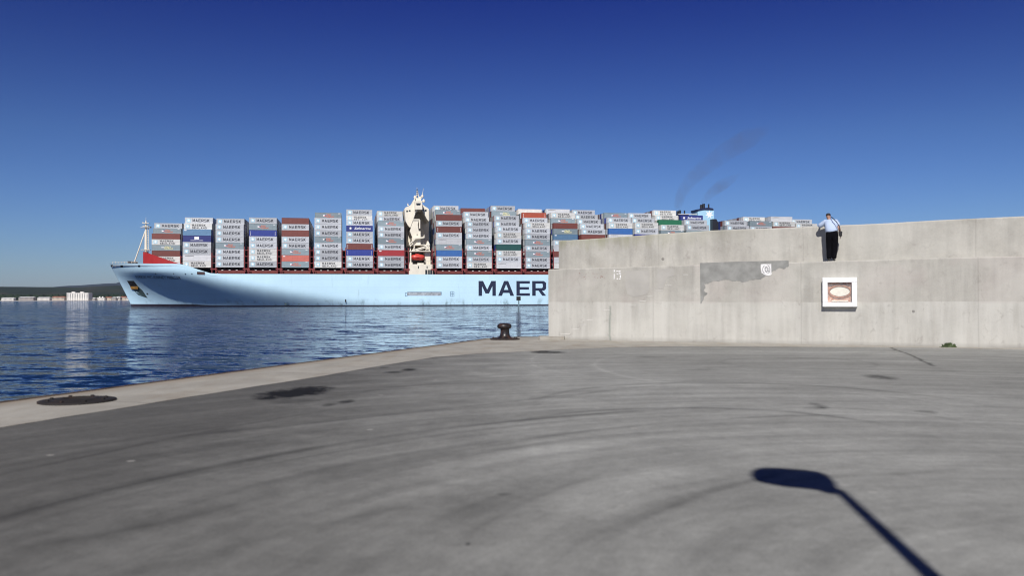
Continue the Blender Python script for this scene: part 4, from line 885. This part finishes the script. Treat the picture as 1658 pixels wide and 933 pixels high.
for (a, b_, r) in (((674.6, 321), (675.4, 306.5), .22), ((678.5, 321), (676, 308), .22), ((675, 316), (678, 316), .15), ((675, 311), (677, 311), .15), ((683, 322), (684.6, 312), .2), ((684.6, 312), (685.8, 305), .1), ((681, 319), (686, 319), .2), ((682.5, 316), (685.5, 316), .15),
                   ((660, 333), (660.8, 329), .2), ((661, 333), (661, 331), .35), ((675.4, 306.5), (675.4, 303.5), .1)): T(mb, a, b_, 8, 8, r)
for px, py, r in ((672.3, 319, .8), (680.5, 320, .7), (684, 317.4, .7), (686.3, 325, .8)):
    mb.tube([(SS(px, 8), 8, ZZ(px, py, 8) - r), (SS(px, 8), 8, ZZ(px, py, 8)), (SS(px, 8), 8, ZZ(px, py, 8) + r)], [r * .6, r, r * .3], CR2, 8)
for py in (308, 311.5, 315, 319): mb.box((SS(675.5, 8) - .25, 7.6, ZZ(675.5, py, 8)), (SS(675.5, 8) + .25, 8.0, ZZ(675.5, py, 8) + .5), mat('signal_black', (.03, .05, .09), .6))
mb.build('radar_mast', ship)
# lifeboat hanging in its davits
lbm = mat('lifeboat_red', (.55, .05, .035), .35, var=.1, scale=.6)
x0, x1 = SS(665.6), SS(688.4); z0, z1 = ZZ(677, 421.6), ZZ(677, 411.8)
lb = empty('lifeboat', SHIP + rot @ Vector(((x0 + x1) / 2, 1.6, z0)), TH, label='orange red enclosed lifeboat hanging from davits below the white bridge', cat='lifeboat')
mb = MB(); n = 14; Lh = (x1 - x0) / 2; Hh = z1 - z0; prof = []
for i in range(n + 1):
    t = -1 + 2 * i / n; k = max(.05, (1 - abs(t) ** 3.2)) ** .5
    for j in range(12):
        a = 2 * math.pi * j / 12; prof.append((t * Lh, 1.45 * k * math.cos(a), Hh / 2 + Hh / 2 * math.sin(a) * (k * .85 + .15)))
mb.add(prof, [(i * 12 + j, i * 12 + (j + 1) % 12, (i + 1) * 12 + (j + 1) % 12, (i + 1) * 12 + j) for i in range(n) for j in range(12)] + [tuple(range(12)), tuple(n * 12 + j for j in range(12))], lbm, True)
me = mb.mesh('boat_hull'); bm = bmesh.new(); bm.from_mesh(me); bmesh.ops.recalc_face_normals(bm, faces=bm.faces[:]); bm.to_mesh(me); bm.free(); link('boat_hull', me, lb)
mb = MB(); mb.tube([(-Lh * .93, -1.1, Hh * .5), (0, -1.5, Hh * .42), (Lh * .93, -1.1, Hh * .5)], .1, mat('fender_dark', (.2, .02, .02), .6), 6); mb.build('fender', lb)
mb = MB(); mb.box((-1.2, -.6, Hh * .93), (.6, .6, Hh * 1.1), lbm); mb.build('canopy', lb)
# funnels
FB = mat('funnel_blue', (.36, .60, .76), .45, var=.06); FN = mat('funnel_navy', (.012, .018, .06), .5); FK = mat('casing_black', (.012, .013, .02), .5, var=.2)
for y, main in ((13.0, 1), (45.0, 0)):
    a, b_ = 176.4, 185.4; zf_ = lambda py: ZZ(1137, py, 13.0)
    fn = link('funnel', None, ship)
    mb = MB(); mb.prism([(a, 14), (b_, 14), (b_, zf_(341)), (a + 3.5, zf_(341)), (a, zf_(343.3))], y - 3, y + 5, FB)
    bo = mb.build('funnel_body', fn)
    mb = MB(); mb.prism([(a - .25, zf_(343.2)), (a - .25, zf_(340)), (a + 2.4, zf_(339.4)), (a + 2.6, zf_(338)), (a + 6, zf_(337)), (b_ - .6, zf_(338)), (b_ - .2, zf_(341)), (a + 3.6, zf_(340.9))], y - 3.2, y + 5.2, FN)
    mb.build('funnel_cap', fn)
    for x, r, top_ in ((a + 3.4, .7, 331.5), (a + 4.6, .7, 330), (a + 7.4, .42, 330.2), (a + 2.9, .35, 333)):
        mb = MB(); mb.tube([(x, y, zf_(339)), (x, y, zf_(top_))], r, FK, 10); mb.build('exhaust_pipe', fn)
    mb = MB(); star(mb, b_ - 2.6, y - 3.06, zf_(348), 2.4, wh); mb.build('star_emblem', fn)
    if main:
        mb = MB(); mb.prism([(b_ - 2.2, 14), (b_ + 1.2, 14), (b_ + 1.0, zf_(362)), (b_ - .1, zf_(356.2)), (b_ - 2.2, zf_(356.2))], y - 6, y + 6, FK); mb.build('engine_casing', fn)
mb = MB(); mb.box((166, 10, ZZ(1110, 348.3, 14)), (176, 11, ZZ(1110, 347.5, 14)), spot); mb.build('antenna_rail', ship)

# thin smoke from the funnels
def smoke(name, pts, rads, dens, label):
    m = bpy.data.materials.new(name); m.use_nodes = True; nt = m.node_tree; nt.nodes.remove(nt.nodes['Principled BSDF'])
    v = nt.nodes.new('ShaderNodeVolumePrincipled'); v.inputs['Color'].default_value = (.28, .23, .20, 1)
    n = noise(nt, coords(nt), .11, 3, .65, .8); tz = nt.nodes.new('ShaderNodeTexCoord'); sz = nt.nodes.new('ShaderNodeSeparateXYZ'); nt.links.new(tz.outputs['Object'], sz.inputs[0])
    mr = nt.nodes.new('ShaderNodeMapRange'); nt.links.new(sz.outputs[2], mr.inputs['Value'])
    for q0, v0 in (('From Min', 48), ('From Max', 85), ('To Min', 2.6), ('To Max', 1.0)): mr.inputs[q0].default_value = v0
    nt.links.new(math_(nt, 'MULTIPLY', ramp(nt, n, [(.32, dens * .1), (.62, dens * 1.5)]), mr.outputs[0]), v.inputs['Density'])
    nt.links.new(v.outputs[0], nt.nodes['Material Output'].inputs['Volume'])
    mb = MB(); mb.tube([pts[0]] + pts + [pts[-1] + Vector((4, 0, 4))], [.05] + rads + [.05], m, 10, True, False)
    return mb.build(name, loc=SHIP, rz=TH, kind='stuff', label=label, cat='smoke')
def sp(px, py, y): return Vector((SS(px, y), y, ZZ(px, py, y)))
smoke('funnel_smoke', [sp(1098, 338, 45), sp(1100, 325, 47), sp(1106, 310, 50), sp(1120, 290, 55), sp(1145, 268, 62), sp(1180, 243, 70), sp(1215, 222, 80), sp(1240, 210, 84)], [2.0, 2.8, 3.4, 4.2, 5.2, 6, 6.5, 3], .010, 'faint brown smoke trail rising from the far funnel')
smoke('funnel_smoke', [sp(1138, 329, 13), sp(1145, 320, 15), sp(1156, 309, 18), sp(1170, 299, 22), sp(1190, 288, 28)], [1.2, 2.0, 2.8, 3.4, 2], .013, 'short faint smoke puff rising from the near funnel')

# ------------------------------------------------------------------ person on the ledge
LEDZ = ltop(wt(1346)); PT = wt(1346.5)
def wallpt(t, y): return (WO[0] + math.cos(WA) * t + math.sin(WA) * y, WO[1] - math.sin(WA) * t + math.cos(WA) * y)
pp = wallpt(PT, .30)
skin = mat('skin', (.36, .19, .13), .55, var=.08); shirt = mat('pale_shirt', (.44, .53, .70), .8, var=.06, scale=5); trou = mat('black_trousers', (.004, .004, .006), 1.0, var=.2, spec=.1); hairm = mat('dark_hair', (.018, .016, .018), .8, var=.3, scale=30)
shoe = mat('shoe_black', (.012, .012, .012), .45)
def skinmesh(name, verts, edges, rad, mt, parent, sub=2):
    me = bpy.data.meshes.new(name); me.from_pydata(verts, edges, []); me.materials.append(mt)
    o = link(name, me, parent); md = o.modifiers.new('skin', 'SKIN'); md.use_smooth_shade = True
    for i, r in enumerate(rad):
        sv = me.skin_vertices[0].data[i]; sv.radius = r if isinstance(r, tuple) else (r, r); sv.use_root = (i == 0)
    s_ = o.modifiers.new('sub', 'SUBSURF'); s_.levels = s_.render_levels = sub; return o
per = empty('person', (pp[0], pp[1], LEDZ + .002), -WA, label='man in white shirt and black trousers leaning on the concrete parapet with his back turned', cat='person')
per.scale = (.94, .97, .975)
# local: x right, y towards the parapet, z up
J = dict(pel=(0, -.02, .93), sp1=(0, .02, 1.1), sp2=(-.05, .09, 1.28), nk=(-.09, .15, 1.43), hb=(-.115, .19, 1.5), hm=(-.135, .21, 1.59), ht=(-.135, .21, 1.66),
         ls=(-.24, .15, 1.38), le=(-.44, .2, 1.26), lw=(-.42, .44, 1.33), rs=(.14, .13, 1.37), re=(.25, .02, 1.12), rw=(.27, .16, .95),
         lh=(-.09, -.02, .88), lk=(-.10, .04, .48), la=(-.105, -.03, .08), lf=(-.115, .12, .035), rh=(.1, -.02, .88), rk=(.085, .02, .48), ra=(.06, -.02, .08), rf=(.07, .13, .035))
names = list(J); ix = {k: i for i, k in enumerate(names)}
E_ = [('pel', 'sp1'), ('sp1', 'sp2'), ('sp2', 'nk'), ('nk', 'hb'), ('hb', 'hm'), ('hm', 'ht'), ('sp2', 'ls'), ('ls', 'le'), ('le', 'lw'), ('sp2', 'rs'), ('rs', 're'), ('re', 'rw'), ('pel', 'lh'), ('lh', 'lk'), ('lk', 'la'), ('la', 'lf'), ('pel', 'rh'), ('rh', 'rk'), ('rk', 'ra'), ('ra', 'rf')]
RD_ = dict(pel=.13, sp1=.125, sp2=.13, nk=.055, hb=.06, hm=.09, ht=.075, ls=.065, le=.045, lw=.028, rs=.065, re=.045, rw=.028, lh=.085, lk=.055, la=.04, lf=.035, rh=.085, rk=.055, ra=.04, rf=.035)
bv = [J[k] for k in names]; be = [(ix[a], ix[b_]) for a, b_ in E_]; br = [RD_[k] for k in names]
# hands with five fingers, part of the same body
def hand(wr, palm, spread, down):
    i0 = len(bv); bv.append(palm); br.append((.036, .018)); be.append((ix[wr], i0)); pw = Vector(palm); d = (pw - Vector(J[wr])).normalized(); sp_ = Vector(spread)
    for k, (o_, L_) in enumerate(((-.03, .07), (-.01, .08), (.01, .076), (.03, .06))):
        a = len(bv); bv.append(tuple(pw + d * .045 + sp_ * o_)); br.append(.009); be.append((i0, a))
        bv.append(tuple(pw + d * (.045 + L_ * .55) + sp_ * o_ * 1.15 + Vector(down) * .015)); br.append(.0085); be.append((a, a + 1))
        bv.append(tuple(pw + d * (.045 + L_ * .85) + sp_ * o_ * 1.2 + Vector(down) * .04)); br.append(.007); be.append((a + 1, a + 2))
    a = len(bv); bv.append(tuple(pw + sp_ * -.045 + d * .01)); br.append(.011); be.append((i0, a)); bv.append(tuple(pw + sp_ * -.06 + d * .05)); br.append(.008); be.append((a, a + 1))
hand('lw', (-.40, .52, 1.345), (1, 0, 0), (0, 0, -1)); hand('rw', (.275, .2, .88), (0, 1, 0), (-1, 0, 0))
skinmesh('body', bv, be, br, skin, per, 2)
# clothes
tv = ['pel', 'lh', 'lk', 'la', 'rh', 'rk', 'ra']; tvv = [J[k] for k in tv]; tvv[3] = (-.105, -.03, .06); tvv[6] = (.06, -.02, .06); tvv.append((0, -.01, 1.12))
skinmesh('trousers', tvv, [(0, 1), (1, 2), (2, 3), (0, 4), (4, 5), (5, 6), (0, 7)], [(.215, .17), (.13, .15), (.098, .11), (.078, .09), (.13, .15), (.098, .11), (.078, .09), (.20, .165)], trou, per, 2)
sv_ = [(-.005, -.02, .93), (-.01, .02, 1.12), J['sp2'], (-.08, .13, 1.40), J['ls'], J['le'], (-.43, .31, 1.27), J['rs'], (.22, .05, 1.2)]
skinmesh('shirt', sv_, [(0, 1), (1, 2), (2, 3), (2, 4), (4, 5), (5, 6), (2, 7), (7, 8)], [(.245, .2), (.235, .195), (.22, .18), (.11, .11), .11, .09, .075, .11, .09], shirt, per, 2)
skinmesh('hair', [(-.135, .165, 1.585), (-.135, .19, 1.63), (-.135, .23, 1.655)], [(0, 1), (1, 2)], [.078, .098, .08], hairm, per, 2)
for s_, nm in ((-.11, 'shoe'), (.065, 'shoe')):
    skinmesh(nm, [(s_, -.06, .05), (s_, .06, .045), (s_, .17, .035)], [(0, 1), (1, 2)], [.05, .048, .036], shoe, per, 2)
bg = empty('shoulder_bag', wallpt(PT + .27, .24) + (LEDZ + .84,), -WA, label='small black shoulder bag hanging at the right hip of the man on the ledge', cat='bag')
bk = mat('bag_black', (.012, .012, .014), .7)
mb = MB(); mb.box((-.05, -.09, 0), (.05, .09, .15), bk); o = mb.build('bag_body', bg); md = o.modifiers.new('b', 'BEVEL'); md.width = .02; md.segments = 3
mb = MB(); mb.box((-.055, -.095, .1), (.055, .095, .16), bk); mb.build('bag_flap', bg)
mb = MB(); mb.tube([(0, -.05, .15), (-.02, -.17, .32), (-.1, -.17, .46), (-.2, -.12, .58), (-.28, -.0, .66)], .014, bk, 6); mb.build('strap', bg)

# ------------------------------------------------------------------ haze
hm_ = bpy.data.materials.new('haze_air'); hm_.use_nodes = True; nt = hm_.node_tree; nt.nodes.remove(nt.nodes['Principled BSDF'])
v = nt.nodes.new('ShaderNodeVolumePrincipled'); v.inputs['Color'].default_value = (.55, .68, .92, 1); v.inputs['Density'].default_value = 2.2e-5; v.inputs['Anisotropy'].default_value = 0
nt.links.new(v.outputs[0], nt.nodes['Material Output'].inputs['Volume'])
mb = MB(); mb.box((-15000, -320, -8), (15000, 15000, 330), hm_)
mb.build('haze', kind='stuff', label='thin blue air over the sea', cat='haze')
